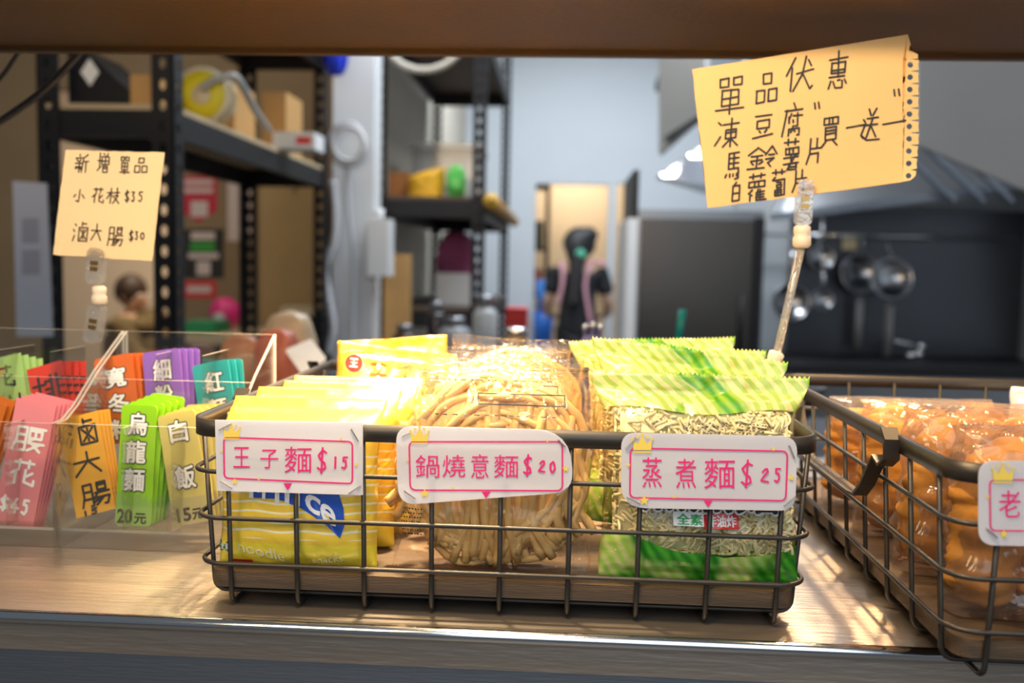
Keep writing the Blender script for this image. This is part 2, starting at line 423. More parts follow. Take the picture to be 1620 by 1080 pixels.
def write(mb, ch, box, to0, width, mi, slant=0.0, lean=0.0, jit=0.015):
    """hand-drawn strokes of one character; box in source units; to(x, y) -> world point on the sheet"""
    x0, y0, x1, y1 = box
    for pts in strokes(ch):
        q = []
        for (a, b) in pts:
            a += random.uniform(-jit, jit); b += random.uniform(-jit, jit)
            x = x0 + (x1-x0)*(a + lean*(0.5-b)); y = y0 + (y1-y0)*b + slant*(x - (x0+x1)/2)
            q.append(Vector((x, y)))
        for i in range(len(q)-1):
            d = q[i+1]-q[i]
            if d.length < 1e-6: continue
            d.normalize(); n = Vector((-d.y, d.x))*width/2
            ring = []
            a0 = math.atan2(n.y, n.x)
            for c, s0 in ((q[i], 0), (q[i+1], math.pi)):
                for k in range(5):
                    t = a0 + s0 + math.pi*k/4
                    ring.append(c + Vector((math.cos(t), math.sin(t)))*width/2)
            _LAY[0] += 1; to = lift(to0, (_LAY[0] % 14)*1.2e-5)
            mb.add([to(p.x, p.y) for p in ring], [tuple(range(len(ring)))[::-1]], mi)
_GL = {}
def glyphs(text, offset=0.0):
    key = (text, offset)
    if key in _GL: return _GL[key]
    cu = bpy.data.curves.new('lettering', 'FONT'); cu.body = text; cu.size = 1.0; cu.offset = offset; cu.resolution_u = 3
    ob = bpy.data.objects.new('lettering', cu); COL.objects.link(ob)
    bpy.context.view_layer.update()
    ev = ob.evaluated_get(bpy.context.evaluated_depsgraph_get()); me = ev.to_mesh()
    vs = [(v.co.x, v.co.y) for v in me.vertices]; fs = [tuple(p.vertices) for p in me.polygons]
    ev.to_mesh_clear(); bpy.data.objects.remove(ob); bpy.data.curves.remove(cu)
    _GL[key] = (vs, fs); return _GL[key]
def letter(mb, text, box, to, mi, offset=0.0, ref=None, slant=0.0):
    """printed text fitted into box (source units, y down)"""
    vs, fs = glyphs(text, offset); rv = glyphs(text, ref if ref is not None else offset)[0]
    if not vs: return
    xa, xb = min(p[0] for p in rv), max(p[0] for p in rv); ya, yb = min(p[1] for p in rv), max(p[1] for p in rv)
    x0, y0, x1, y1 = box
    q = []
    for x, y in vs:
        X = x0 + (x-xa)/max(1e-6, xb-xa)*(x1-x0); Yy = y1 - (y-ya)/max(1e-6, yb-ya)*(y1-y0) + slant*(x0 + (x-xa)/max(1e-6, xb-xa)*(x1-x0) - (x0+x1)/2)
        q.append(to(X, Yy))
    mb.add(q, fs, mi)
def fat(mb, ch, box, to, mi, r, n=8):
    to0 = to
    for k in range(n):
        to = lift(to0, k*1.2e-5)
        dx, dy = r*math.cos(6.2832*k/n), r*math.sin(6.2832*k/n)
        letter(mb, ch, (box[0]+dx, box[1]+dy*(box[3]-box[1])/max(1e-6, box[2]-box[0]), box[2]+dx, box[3]+dy*(box[3]-box[1])/max(1e-6, box[2]-box[0])), to, mi)
    letter(mb, ch, box, lift(to0, n*1.2e-5), mi)
def grect(mb, x0, y0, x1, y1, to, mi, nx=10, ny=4):
    mb.grid(lambda u, v: to(x0+(x1-x0)*u, y1+(y0-y1)*v), nx, ny, mi)
def poly2(mb, pts, to, mi): mb.add([to(x, y) for x, y in pts], [tuple(range(len(pts)))[::-1]], mi)
def rrect(x0, y0, x1, y1, r, n=6):
    out = []
    for cx, cy, a in ((x1-r, y1-r, 0), (x0+r, y1-r, 90), (x0+r, y0+r, 180), (x1-r, y0+r, 270)):
        for k in range(n+1):
            t = math.radians(a + 90*k/n); out.append((cx + r*math.cos(t), cy + r*math.sin(t)))
    return out
def outline(mb, pts, w, to, mi):
    k = len(pts); c = Vector((sum(p[0] for p in pts)/k, sum(p[1] for p in pts)/k))
    inn = []
    for i, p in enumerate(pts):
        a, b = Vector(pts[i-1]), Vector(pts[(i+1) % k]); t = (b-a).normalized(); n = Vector((-t.y, t.x))
        if n.dot(c-Vector(p)) < 0: n = -n
        inn.append(Vector(p)+n*w)
    vs = [to(*p) for p in pts] + [to(p.x, p.y) for p in inn]
    mb.add(vs, [(i, (i+1) % k, k+(i+1) % k, k+i) for i in range(k)], mi)
def star(cx, cy, r, a0=-90):
    return [(cx + (r if i % 2 == 0 else r*0.42)*math.cos(math.radians(a0+36*i)), cy + (r if i % 2 == 0 else r*0.42)*math.sin(math.radians(a0+36*i))) for i in range(10)]

# ================================================================ the setting
CT = 1.051            # counter top
floor_m = mat('grey_floor_tile', (0.20, 0.19, 0.18), 0.4, 0, 0.1, 4)
wall_cool = mat('pale_grey_wall', (0.62, 0.66, 0.70), 0.7, 0, 0.04, 3)
wall_warm = mat('cream_wall', (0.74, 0.62, 0.48), 0.8, 0, 0.04, 3)
tan_m = mat('tan_panel', (0.30, 0.205, 0.11), 0.7, 0, 0.1, 4)
brown_m = mat('brown_grey_partition', (0.55, 0.49, 0.40), 0.8, 0, 0.1, 4)
struct('floor', MB().box((-4, -3, -0.05), (2.6, 10.5, 0)), floor_m)
struct('ceiling', MB().box((-4, 1.3, 3.4), (2.6, 10.5, 3.45)), white_m)
dl, dr = P(848, 290, 8.0), P(964, 290, 8.0)
d2l, d2r = P(976, 290, 8.0), P(1006, 290, 8.0)
wb = MB()
wb.box((-1.15, 8.0, 0), (dl.x, 8.12, 3.4)); wb.box((dr.x, 8.0, 0), (d2l.x, 8.12, 3.4)); wb.box((d2r.x, 8.0, 0), (2.5, 8.12, 3.4))
wb.box((dl.x, 8.0, dl.z), (dr.x, 8.12, 3.4)); wb.box((d2l.x, 8.0, d2l.z), (d2r.x, 8.12, 3.4))
struct('wall_back', wb, wall_cool)
struct('wall_store_room', MB().box((-1.0, 9.9, 0), (1.6, 10.0, 3.4)), wall_warm)
struct('wall_right', MB().box((2.3, 1.0, 0), (2.4, 8.0, 3.4)), wall_cool)
struct('wall_partition', MB().box((-0.95, 4.05, 0), (-0.86, 8.0, 3.4)), brown_m)
struct('wall_dining', MB().box((-4, 6.6, 0), (-0.95, 6.7, 3.4)), wall_warm)
sl, sr, so, s0 = P(272, 300, 4.6), P(520, 300, 4.6), P(166, 300, 4.6), P(62, 300, 4.6)
ws = MB(); ws.box((sl.x, 4.6, 0), (-0.95, 4.68, 3.4)); ws.box((-4, 4.6, 0), (s0.x, 4.68, 3.4)); ws.box((s0.x, 4.6, 2.15), (sl.x, 4.68, 3.4))
struct('wall_side', ws, tan_m)
struct('trim_beam', MB().box((-1.6, 0.82, 1.543), (1.6, 1.03, 1.78)), beam_m)
bl = MB(); bl.box((-1.6, 1.018, 1.537), (1.6, 1.03, 1.545))
struct('trim_beam_lip', bl, beam_m)
pil = P(558, 400, 3.75)
pm = MB(); pm.box((pil.x-0.085, 3.75, 0), (pil.x+0.085, 3.9, 3.4)); struct('trim_pillar', pm, white_m)

# ---------------------------------------------------------------- counter
c = thing('service_counter', 'long stainless steel service counter carrying the wire baskets', 'counter', (0, 0.628, 0))
part(MB().box((-1.5, 0.632, CT-0.03), (1.5, 1.28, CT)), 'counter_top', steel_top, c)
e = MB(); e.tube([(-1.5, 0.632, CT-0.0052), (1.5, 0.632, CT-0.0052)], 0.0052, 10); part(e, 'front_edge', chrome, c, True)
part(MB().box((-1.5, 0.6335, 0.08), (1.5, 0.65, CT-0.006)), 'front_panel', steel, c)
b_ = MB(); b_.box((-1.48, 0.66, 0), (1.48, 1.24, 0.1)); part(b_, 'plinth', black_m, c)
part(MB().box((-1.49, 1.24, 0.08), (1.49, 1.27, CT-0.03)), 'rear_panel', steel, c)

# ---------------------------------------------------------------- wire baskets
def rr3(x0, x1, y0, y1, r, z, n=7):
    pts, nr = [], []
    for cx, cy, a in ((x1-r, y1-r, 0), (x0+r, y1-r, 90), (x0+r, y0+r, 180), (x1-r, y0+r, 270)):
        for k in range(n+1):
            t = math.radians(a+90*k/n); pts.append((cx+r*math.cos(t), cy+r*math.sin(t), z)); nr.append((math.cos(t), math.sin(t), 0))
    return pts, nr
def make_basket(label, x0, x1, y0, y1, hinges, sides):
    B = thing('wire_basket', label, 'basket', ((x0+x1)/2, (y0+y1)/2, CT), group='wire baskets on the counter')
    m = MB(); p, n = rr3(x0, x1, y0, y1, 0.024, CT+0.136); m.strip(p, n, 0.0125, 0.0028, closed=True); part(m, 'top_band', band_m, B, True)
    for z in (0.104, 0.069, 0.034):
        m = MB(); i = 0.001 + (0.136-z)*0.05; p, n = rr3(x0-0.002+i, x1+0.002-i, y0-0.002+i, y1+0.002-i, 0.020, CT+z); m.tube(p, 0.0018, 8, closed=True); part(m, 'ring_wire', wire_m, B, True)
    def u_wire(pa, pb, low):
        a, b = Vector(pa), Vector(pb); d = (b-a).normalized(); pts = [a + Vector((0, 0, 0.135))]
        for k in range(6):
            t = math.radians(90*k/5); pts.append(a + d*(0.008+0.009*(1-math.cos(t))) + Vector((0, 0, low+0.009-0.009*math.sin(t))))
        for k in range(6):
            t = math.radians(90*(1-k/5)); pts.append(b - d*(0.008+0.009*(1-math.cos(t))) + Vector((0, 0, low+0.009-0.009*math.sin(t))))
        pts.append(b + Vector((0, 0, 0.135)))
        m = MB(); m.tube(pts, 0.0019, 8); part(m, 'upright_wire', wire_m, B, True)
    x = x0+0.029
    while x < x1-0.02: u_wire((x, y0+0.001, CT), (x, y1-0.001, CT), 0.0022); x += 0.0501
    y = y0+0.028
    while y < y1-0.02: u_wire((x0+0.001, y, CT), (x1-0.001, y, CT), 0.0062); y += 0.0501
    m = MB(); p, n = rr3(x0+0.011, x1-0.011, y0+0.010, y1-0.010, 0.012, CT+0.0145); m.prism(p[::-1], (0, 0, 0.0125)); part(m, 'base_board', wood_m, B)
    for sd in sides:
        xo = x0-0.006 if sd < 0 else x1+0.006
        m = MB(); ha, hb = hinges
        path = [(ha-0.004, 0.146), (ha-0.013, 0.139), (ha-0.012, 0.125), (ha, 0.118), (ha+0.012, 0.122), (ha+0.020, 0.113), (ha+0.036, 0.095), (ha+0.052, 0.083), (ha+0.068, 0.081)]
        path += [(hb-0.068, 0.081), (hb-0.052, 0.083), (hb-0.036, 0.095), (hb-0.020, 0.113), (hb-0.012, 0.122), (hb, 0.118), (hb+0.012, 0.125), (hb+0.013, 0.139), (hb+0.004, 0.146)]
        vs, fs = [], []
        for i, (yy, zz) in enumerate(path):
            q0 = path[max(0, i-1)]; q1 = path[min(len(path)-1, i+1)]; t = Vector((q1[0]-q0[0], q1[1]-q0[1])).normalized(); nn = Vector((-t.y, t.x))*0.0012
            for sx, sn in ((-1, -1), (1, -1), (1, 1), (-1, 1)): vs.append((xo+sx*0.0058, yy+sn*nn.x, CT+zz+sn*nn.y))
        for i in range(len(path)-1):
            for j in range(4): fs.append((i*4+j, i*4+(j+1) % 4, i*4+4+(j+1) % 4, i*4+4+j))
        m.add(vs, fs); part(m, 'handle', band_m, B, False)
    return B
make_basket('bronze grey wire basket in front holding the three kinds of noodle packs', -0.270, 0.185, 0.646, 1.078, (0.785, 1.0), (-1,))
make_basket('bronze grey wire basket on the right holding bags of fried dough', 0.246, 0.70, 0.572, 1.045, (0.678, 0.94), (-1,))

# ---------------------------------------------------------------- acrylic organisers
AX0, AX1 = -0.441, -0.286
def organiser(label, dx, front, rear):
    x0, x1 = AX0+dx, AX1+dx; t = 0.0025; y0, ym, y1 = 0.772, 0.836, 0.905; zf, zm, zr = CT+0.112, CT+0.144, CT+0.184
    O = thing('acrylic_organiser', label, 'organiser', ((x0+x1)/2, (y0+y1)/2, CT), group='clear acrylic tiered organisers')
    def panel(name, a, b):
        m = MB(); m.box(a, b, 0)
        m.m[1] = 1                                       # the polished top edge
        part(m, name, [acrylic, acr_edge], O)
    panel('front_panel', (x0+t, y0, CT+0.0005), (x1-t, y0+t, zf))
    panel('middle_panel', (x0+t, ym, CT+0.018), (x1-t, ym+t, zm))
    panel('rear_panel', (x0+t, y1-t, CT+0.0005), (x1-t, y1, zr))
    for xs in (x0, x1-t):
        m = MB(); poly = [(xs, y0, CT+0.0005), (xs, y0, zf), (xs, y0+0.016, zf+0.001), (xs, y0+0.036, zf+0.011), (xs, ym+0.01, zm+0.006), (xs, y1, zr), (xs, y1, CT+0.0005)]
        m.prism(poly, (t, 0, 0)); m.m = [0, 0] + [1]*7; m.m[2] = 0; m.m[7] = 1; m.m[8] = 0; part(m, 'side_panel', [acrylic, acr_edge], O)
    m = MB(); m.box((x0+t, y0+t, CT+0.0155), (x1-t, y1-t, CT+0.018)); m.m[2] = 1; part(m, 'raised_floor', [acrylic, acr_edge], O)
    for xd in front: panel('divider', (xd-0.0008, y0+t, CT+0.018), (xd+0.0008, ym, zf-0.003))
    for xd in rear: panel('divider', (xd-0.0008, ym+t, CT+0.018), (xd+0.0008, y1-t, zm+0.024))
    return O
organiser('clear acrylic tiered organiser beside the noodle basket, full of menu tokens', 0.0, (-0.3825, -0.3375), (-0.3795, -0.3345))
organiser('clear acrylic tiered organiser at the left end of the counter', -0.1565, (-0.4885, -0.545), (-0.4818, -0.535))

# ---------------------------------------------------------------- menu strips and tokens
GRP = {}
def token_stack(kind, what, col, n, B, T, Yb, Yt, width, thick, step, deco, rnd=0.0, mt=None, group=None, spin=0.0, top_col=None, labels=None):
    m0 = mt or mat(what.replace(' ', '_'), col, 0.35 if rnd else 0.7, 0, 0.06, 20, trans=0.25)
    b0, t0_ = P(B[0], B[1], Yb), P(T[0], T[1], Yt)
    for i in range(n-1, -1, -1):
        off = Vector((0, 0, 0)); b = b0 + Vector((step[0]*0.3, step[1], step[2]*0.3))*i; t = t0_ + Vector(step)*i
        V = (t-b); Lh = V.length; V.normalize(); U = Vector((1, 0, 0)); U = (U - V*U.dot(V)).normalized()
        Nn = U.cross(V)
        if Nn.y > 0: Nn = -Nn
        to = lambda x, y, e=0.0: b + off + U*(x*width/2) + V*(y*Lh) + Nn*e
        mb = MB()
        pts = [(-1, 0), (1, 0), (1, 1), (-1, 1)]
        if rnd:
            rx, ry = rnd*2/width, rnd/Lh; pts = []
            for cx, cy, a in ((1-rx, 1-ry, 0), (-1+rx, 1-ry, 90), (-1+rx, ry, 180), (1-rx, ry, 270)):
                for k in range(6):
                    q = math.radians(a+18*k); pts.append((cx+rx*math.cos(q), cy+ry*math.sin(q)))
        mb.prism([to(x, y, 0) for x, y in pts], Nn*-thick, 0)
        if deco: deco(mb, lambda x, y, e=0.0004: to(x, y, e))
        o = mb.build(kind, [m0, ink_m, white_ink, color('violet_print', (0.25, 0.1, 0.55))] + ([clear_mat('frosted_token', (0.93, 0.93, 0.9), 0.06, 0.12, haze=0.18)]), None, False, loc=b+off)
        lab = labels[i] if labels else f'{what}, {ORD[i]} from the front of its stack'
        tag(o, lab, 'menu token' if rnd else 'menu strip', group or (what + 's in the organiser'))
def inv(to): return lambda x, y, e=0.0004: to(x, -y, e)      # y down source
def W_brush(chars, boxes, width, mi, slant=0.0):
    def f(mb, to):
        for ch, bx in zip(chars, boxes):
            x0, y0, x1, y1 = bx       # x in -1..1, y up 0..1 : top y0 > y1
            asp = 1.0
            def tt(X, Y): return to(X, Y)
            for pts in strokes(ch):
                for (a, b2), (c2, d2) in zip(pts, pts[1:]):
                    p = Vector((x0+(x1-x0)*a, y0+(y1-y0)*b2)); q = Vector((x0+(x1-x0)*c2, y0+(y1-y0)*d2))
                    W0 = to(p.x, p.y); W1 = to(q.x, q.y); d = (W1-W0)
                    if d.length < 1e-6: continue
                    d.normalize(); nrm = (to(1, 0)-to(-1, 0)).cross(to(0, 1)-to(0, 0)).normalized(); s_ = d.cross(nrm)*width/2
                    ring = []
                    for c0, a0 in ((W0, 1), (W1, -1)):
                        for k in range(5):
                            t = math.pi*k/4 ; ring.append(c0 + s_*math.cos(t)*a0*1.0 - d*math.sin(t)*width/2*a0)
                    _LAY[0] += 1; h_ = (_LAY[0] % 14)*1.2e-5; nn_ = nrm if nrm.y < 0 else -nrm
                    mb.add([r_+nn_*h_ for r_ in ring], [tuple(range(10))], mi)
    return f
def W_font(items, off_b=0.05, off_w=0.012):
    """white fat letters with a dark outline: (char, x0, ytop, x1, ybottom)"""
    def f(mb, to):
        for ch, x0, y0, x1, y1 in items:
            fat(mb, ch, (x0, -y0, x1, -y1), lambda X, Y: to(X, -Y, 0.0004), 1, (x1-x0)*0.085, 10)
            fat(mb, ch, (x0, -y0, x1, -y1), lambda X, Y: to(X, -Y, 0.0007), 2, (x1-x0)*0.03, 6)
    return f
# front row of the organiser beside the basket
token_stack('menu_strip', 'amber paper menu strip', (0.86, 0.47, 0.045), 4, (152, 812), (123, 657), 0.790, 0.808, 0.0370, 0.0003, (0.0022, 0.0032, 0.0004),
            W_brush('滷大腸15', [(-0.62, 0.95, 0.75, 0.70), (-0.62, 0.62, 0.8, 0.40), (-0.55, 0.32, 0.85, 0.08), (-0.7, 0.05, -0.3, -0.0), (-0.25, 0.06, 0.15, 0.0)], 0.0021, 1),
            labels=['amber paper strip lettered in black brush strokes, frontmost of the amber strips'] + [f'amber paper menu strip, {ORD[i]} from the front of its stack' for i in (1, 2, 3)])
def lime(mb, to):
    # clear foot of the token with the price, brushed lower edge
    mb.add([to(x, y, 0.0003) for x, y in [(-1, 0.0), (1, 0.0), (1, 0.25)] + [(1-2*k/12.0, 0.27 - (0.09 if k % 2 else 0.0)*(1+math.sin(k*2.1))/1.6) for k in range(1, 12)] + [(-1, 0.27)]], [tuple(range(15))], 4)
    W_font([('烏', -0.55, 0.93, 0.5, 0.75), ('龍', -0.58, 0.70, 0.5, 0.52), ('麵', -0.58, 0.47, 0.5, 0.29)])(mb, to)
    letter(mb, '20', (-0.9, -0.14, -0.05, -0.02), lambda X, Y: to(X, -Y, 0.0006), 1, 0.03); letter(mb, '元', (0.05, -0.11, 0.75, -0.02), lambda X, Y: to(X, -Y, 0.0006), 1, 0.03)
token_stack('menu_token', 'lime green menu token', (0.38, 0.78, 0.02), 5, (210, 832), (221, 640), 0.790, 0.805, 0.0330, 0.0022, (0.0042, 0.0052, 0.0016), lime, 0.004)
def pale(mb, to):
    mb.add([to(x, y, 0.0003) for x, y in [(-1, 0.0), (1, 0.0), (1, 0.24), (-1, 0.24)]], [(0, 1, 2, 3)], 4)
    W_font([('白', -0.45, 0.93, 0.45, 0.74), ('飯', -0.5, 0.52, 0.5, 0.32)])(mb, to)
    letter(mb, '15', (-0.75, -0.15, 0.0, -0.03), lambda X, Y: to(X, -Y, 0.0006), 1, 0.03); letter(mb, '元', (0.05, -0.13, 0.6, -0.03), lambda X, Y: to(X, -Y, 0.0006), 1, 0.03)
token_stack('menu_token', 'pale yellow menu token', (0.74, 0.66, 0.20), 5, (305, 828), (278, 653), 0.792, 0.806, 0.0350, 0.0022, (0.0046, 0.0052, 0.0014), pale, 0.003)
# rear row
token_stack('menu_token', 'orange menu token', (0.75, 0.16, 0.02), 3, (195, 700), (178, 563), 0.853, 0.872, 0.0385, 0.0022, (0.0042, 0.0056, 0.0003),
            W_font([('寬', -0.5, 0.86, 0.55, 0.64), ('冬', -0.5, 0.56, 0.55, 0.34), ('粉', -0.5, 0.27, 0.55, 0.05)]), 0.004)
token_stack('menu_token', 'violet menu token', (0.33, 0.15, 0.62), 4, (267, 700), (254, 554), 0.853, 0.872, 0.0370, 0.0022, (0.0044, 0.0056, 0.0002),
            W_font([('細', -0.45, 0.90, 0.45, 0.68), ('粉', -0.45, 0.62, 0.45, 0.40)]), 0.004)
token_stack('menu_token', 'teal menu token', (0.02, 0.42, 0.44), 3, (353, 712), (332, 573), 0.853, 0.872, 0.0360, 0.0022, (0.0048, 0.0058, 0.0006),
            W_font([('紅', -0.4, 0.88, 0.55, 0.66), ('麵', -0.4, 0.58, 0.55, 0.36)]), 0.004)
# the left organiser
token_stack('menu_strip', 'pink paper menu strip', (0.88, 0.30, 0.34), 5, (20, 830), (58, 634), 0.790, 0.806, 0.0385, 0.0003, (0.0026, 0.0032, 0.0006),
            W_brush('腰花$45', [(-0.75, 0.80, 0.75, 0.60), (-0.55, 0.52, 0.6, 0.33), (-0.85, 0.22, -0.35, 0.10), (-0.25, 0.22, 0.15, 0.10), (0.25, 0.22, 0.65, 0.10)], 0.0026, 2))
token_stack('menu_strip', 'light green paper menu strip', (0.46, 0.72, 0.24), 4, (22, 690), (5, 564), 0.853, 0.872, 0.0360, 0.0003, (0.0050, 0.0040, -0.0014),
            W_brush('花枝', [(-0.75, 0.88, 0.45, 0.62), (-0.25, 0.50, 0.85, 0.22)], 0.0024, 1))
token_stack('menu_strip', 'red paper menu strip', (0.72, 0.055, 0.035), 4, (92, 700), (70, 577), 0.853, 0.872, 0.0360, 0.0003, (0.0058, 0.0042, 0.0004),
            W_brush('排', [(-0.8, 0.85, 0.9, 0.52)], 0.0028, 1))
def stick(mb, to): poly2(mb, [(-0.75, 0.35), (0.75, 0.35), (0.75, 0.82), (-0.75, 0.82)], lambda X, Y: to(X, Y, 0.0004), 2); poly2(mb, [(0.3, 0.42), (0.55, 0.42), (0.6, 0.6), (0.35, 0.74)], lambda X, Y: to(X, Y, 0.0006), 3)
token_stack('menu_token', 'burnt orange menu token with a white sticker', (0.62, 0.17, 0.02), 3, (-58, 760), (-20, 632), 0.790, 0.804, 0.0390, 0.0022, (0.0038, 0.0052, 0.0006), stick, 0.004)

# ---------------------------------------------------------------- note signs in clips
def note(label, corners, Y, draw, holes=False, paper=None):
    to3 = lambda x, y, e=0.0: P(x, y, Y) + Vector((0, -e, 0))
    mb = MB()
    nz = []
    (x0, y0), (x1, y1), (x2, y2), (x3, y3) = corners
    edge = []
    for (ax, ay), (bx, by) in (((x0, y0), (x1, y1)), ((x1, y1), (x2, y2)), ((x2, y2), (x3, y3)), ((x3, y3), (x0, y0))):
        for k in range(14):
            t = k/14; edge.append((ax+(bx-ax)*t+random.uniform(-.7, .7), ay+(by-ay)*t+random.uniform(-.7, .7)))
    if holes:       # the punched, torn right edge is built hole by hole below
        edge = [p for p in edge[:14] if p[0] < 1426] + [(1428, 57.5), (1436, 54.5), (1438, 68), (1437, 80), (1445, 82), (1452.5, 86), (1452, 93), (1428, 93), (1428, 190), (1428, 287.5)] + [p for p in edge[28:42] if p[0] < 1427] + edge[42:]
    vs = [to3(*p) for p in edge]
    tri = bpy.data.meshes.new('tmp')
    import bmesh
    bm = bmesh.new(); bv = [bm.verts.new(v) for v in vs]; f = bm.faces.new(bv); bmesh.ops.triangulate(bm, faces=[f], ngon_method='EAR_CLIP')
    bm.verts.index_update(); fs = [tuple(v.index for v in f.verts) for f in bm.faces]; bm.free(); bpy.data.meshes.remove(tri)
    k = len(vs); back = [v + Vector((0, 0.0004, 0)) for v in vs]
    mb.add(vs+back, fs + [tuple(i+k for i in f[::-1]) for f in fs] + [((i+1) % k, i, k+i, k+(i+1) % k) for i in range(k)], 0)
    if holes:
        for n in range(10):
            ya, yb = 93+n*19.5, 93+(n+1)*19.5; hx, hy, hr = 1440-n*0.3, 93+n*19.5+9.5, 4.6
            xr = 1452.5-(n > 6)*(n-6)*1.4
            rec = [(xr, hy), (xr+1, yb-2), (1440, yb), (1428, yb), (1428, hy), (1428, ya), (1440, ya), (xr+1.5, ya+2)]
            if n == 9: rec[1], rec[2], rec[3] = (xr-3, yb-7), (1440, yb-3), (1428, yb-0.5)
            circ = [(hx+hr*math.cos(k*.7854), hy+hr*math.sin(k*.7854)) for k in range(8)]
            mb.add([to3(*p) for p in rec+circ], [(k, (k+1) % 8, 8+(k+1) % 8, 8+k) for k in range(8)], 0)
    draw(mb, lambda x, y: to3(x, y, 0.0004))
    base = to3((x2+x3)/2, (y2+y3)/2)
    return solo(mb, 'note_sign', [paper or note_m, ink_m], label, 'note', base, 'handwritten notes held up by clips')
def zb(ox, oy, s): return lambda b: (ox+b[0]/s, oy+b[1]/s, ox+b[2]/s, oy+b[3]/s)
def draw_big(mb, to):
    f = zb(1080, 40, 1.9275)
    for ch, b in [('單', (104, 150, 188, 268)), ('品', (226, 140, 288, 233)), ('伏', (315, 98, 398, 198)), ('惠', (440, 80, 508, 190)),
                  ('凍', (100, 285, 178, 370)), ('豆', (215, 268, 275, 342)), ('腐', (305, 238, 370, 336)), ('"', (388, 236, 428, 282)), ('買', (425, 272, 478, 368)),
                  ('一', (500, 296, 560, 322)), ('送', (545, 256, 600, 350)), ('一', (610, 285, 678, 311)), ('"', (628, 196, 674, 244)),
                  ('馬', (130, 390, 180, 468)), ('鈴', (200, 372, 287, 434)), ('薯', (303, 347, 358, 440)), ('片', (378, 345, 428, 420)),
                  ('白', (145, 478, 180, 535)), ('蘿', (195, 452, 255, 534)), ('蔔', (268, 440, 315, 518)), ('片', (335, 442, 382, 505))]:
        write(mb, ch, f(b), to, 3.0, 1, slant=-0.14, lean=0.08)
def draw_small(mb, to):
    f = zb(0, 60, 2.25)
    for ch, b in [('新', (270, 415, 316, 478)), ('增', (348, 410, 388, 478)), ('單', (428, 417, 462, 485)), ('品', (482, 422, 525, 478)),
                  ('小', (260, 540, 306, 583)), ('花', (330, 534, 370, 586)), ('枝', (382, 534, 426, 588)), ('$', (442, 542, 464, 585)), ('3', (466, 545, 484, 582)), ('5', (490, 545, 512, 582)),
                  ('滷', (262, 655, 312, 722)), ('大', (326, 662, 364, 720)), ('腸', (385, 667, 438, 738)), ('$', (458, 684, 478, 724)), ('3', (480, 687, 494, 717)), ('0', (498, 690, 518, 716))]:
        write(mb, ch, f(b), to, 2.0, 1, slant=0.02, lean=0.12)
note('large buff note with black handwriting and a torn punched edge, held above the green packs', [(1095, 110), (1440, 55), (1449, 285), (1120, 329)], 0.868, draw_big, True)
note('small buff note with black handwriting listing two prices, held above the acrylic organisers', [(103, 237), (260, 241), (241, 413), (84, 403)], 0.905, draw_small, False, note2_m)

def clip_body(mb, a, b, w, Y, th=0.006):
    """a pair of clear jaws from pixel a to b"""
    A, Bp = P(a[0], a[1], Y), P(b[0], b[1], Y); V = (Bp-A).normalized(); U = Vector((V.z, 0, -V.x)); L_ = (Bp-A).length
    for s in (-1, 1):
        pts = []
        for x, y in rrect(-w/2, 0, w/2, L_, w*0.35, 5): pts.append(A + U*x + V*y + Vector((0, s*(th*0.5+0.001) - 0.0014, 0)))
        mb.prism(pts, (0, 0.0026, 0))
    return A, Bp
def sign_clip(label, pieces, foot):
    R_ = thing('clip_holder', label, 'clip holder', foot, group='clear clip holders for the notes')
    for kind, a, b, w, Y in pieces:
        m = MB()
        if kind == 'jaw':
            clip_body(m, a, b, w, Y); j = part(m, 'clip_jaw', clip_pl, R_)
            s = MB(); A, Bp = P(*a, Y), P(*b, Y); c0 = A.lerp(Bp, 0.5); V = (Bp-A).normalized(); U = Vector((V.z, 0, -V.x))
            for t in (0.42, 0.58):
                q = A.lerp(Bp, t); s.prism([q+U*-w*0.24+V*-0.0022+Vector((0, -0.006, 0)), q+U*w*0.24+V*-0.0022+Vector((0, -0.006, 0)), q+U*w*0.24+V*0.0022+Vector((0, -0.006, 0)), q+U*-w*0.24+V*0.0022+Vector((0, -0.006, 0))], (0, 0.001, 0))
            part(s, 'spring', color('brass_spring', (0.5, 0.3, 0.1), 0.3, metal=1.0), R_, under=j)
        elif kind == 'joint':
            A, Bp = P(*a, Y), P(*b, Y); L_ = (Bp-A).length; q = (Bp-A).to_track_quat('Z', 'Y').to_matrix().to_4x4(); q = Matrix.Translation(A) @ q
            m.lathe([(w*0.36, 0), (w*0.5, L_*0.12), (w*0.5, L_*0.45), (w*0.40, L_*0.55), (w*0.46, L_*0.65), (w*0.46, L_*0.92), (w*0.3, L_)], 10, M=q)
            part(m, 'ball_joint', joint_pl, R_, True)
        else:
            A, Bp = P(*a, Y), P(*b, Y); m.tube([A, A.lerp(Bp, .5), Bp], w/2, 12); part(m, 'rod', clip_pl, R_, True)
    return R_
sign_clip('clear plastic clip holder with a long slanting rod under the large buff note',
          [('jaw', (1269, 357), (1274, 284), 0.0145, 0.868), ('joint', (1268, 392), (1269, 356), 0.0165, 0.868), ('rod', (1229, 560), (1267, 393), 0.0075, 0.868), ('joint', (1216, 590), (1230, 556), 0.0155, 0.868), ('jaw', (1235, 630), (1222, 586), 0.014, 0.868)], P(1235, 630, 0.868))
sign_clip('clear plastic double clip holder under the small buff note on the organiser',
          [('jaw', (151, 449), (155, 392), 0.0165, 0.905), ('joint', (157, 482), (157, 452), 0.0150, 0.905), ('jaw', (146, 542), (155, 482), 0.0165, 0.905)], P(146, 542, 0.905))

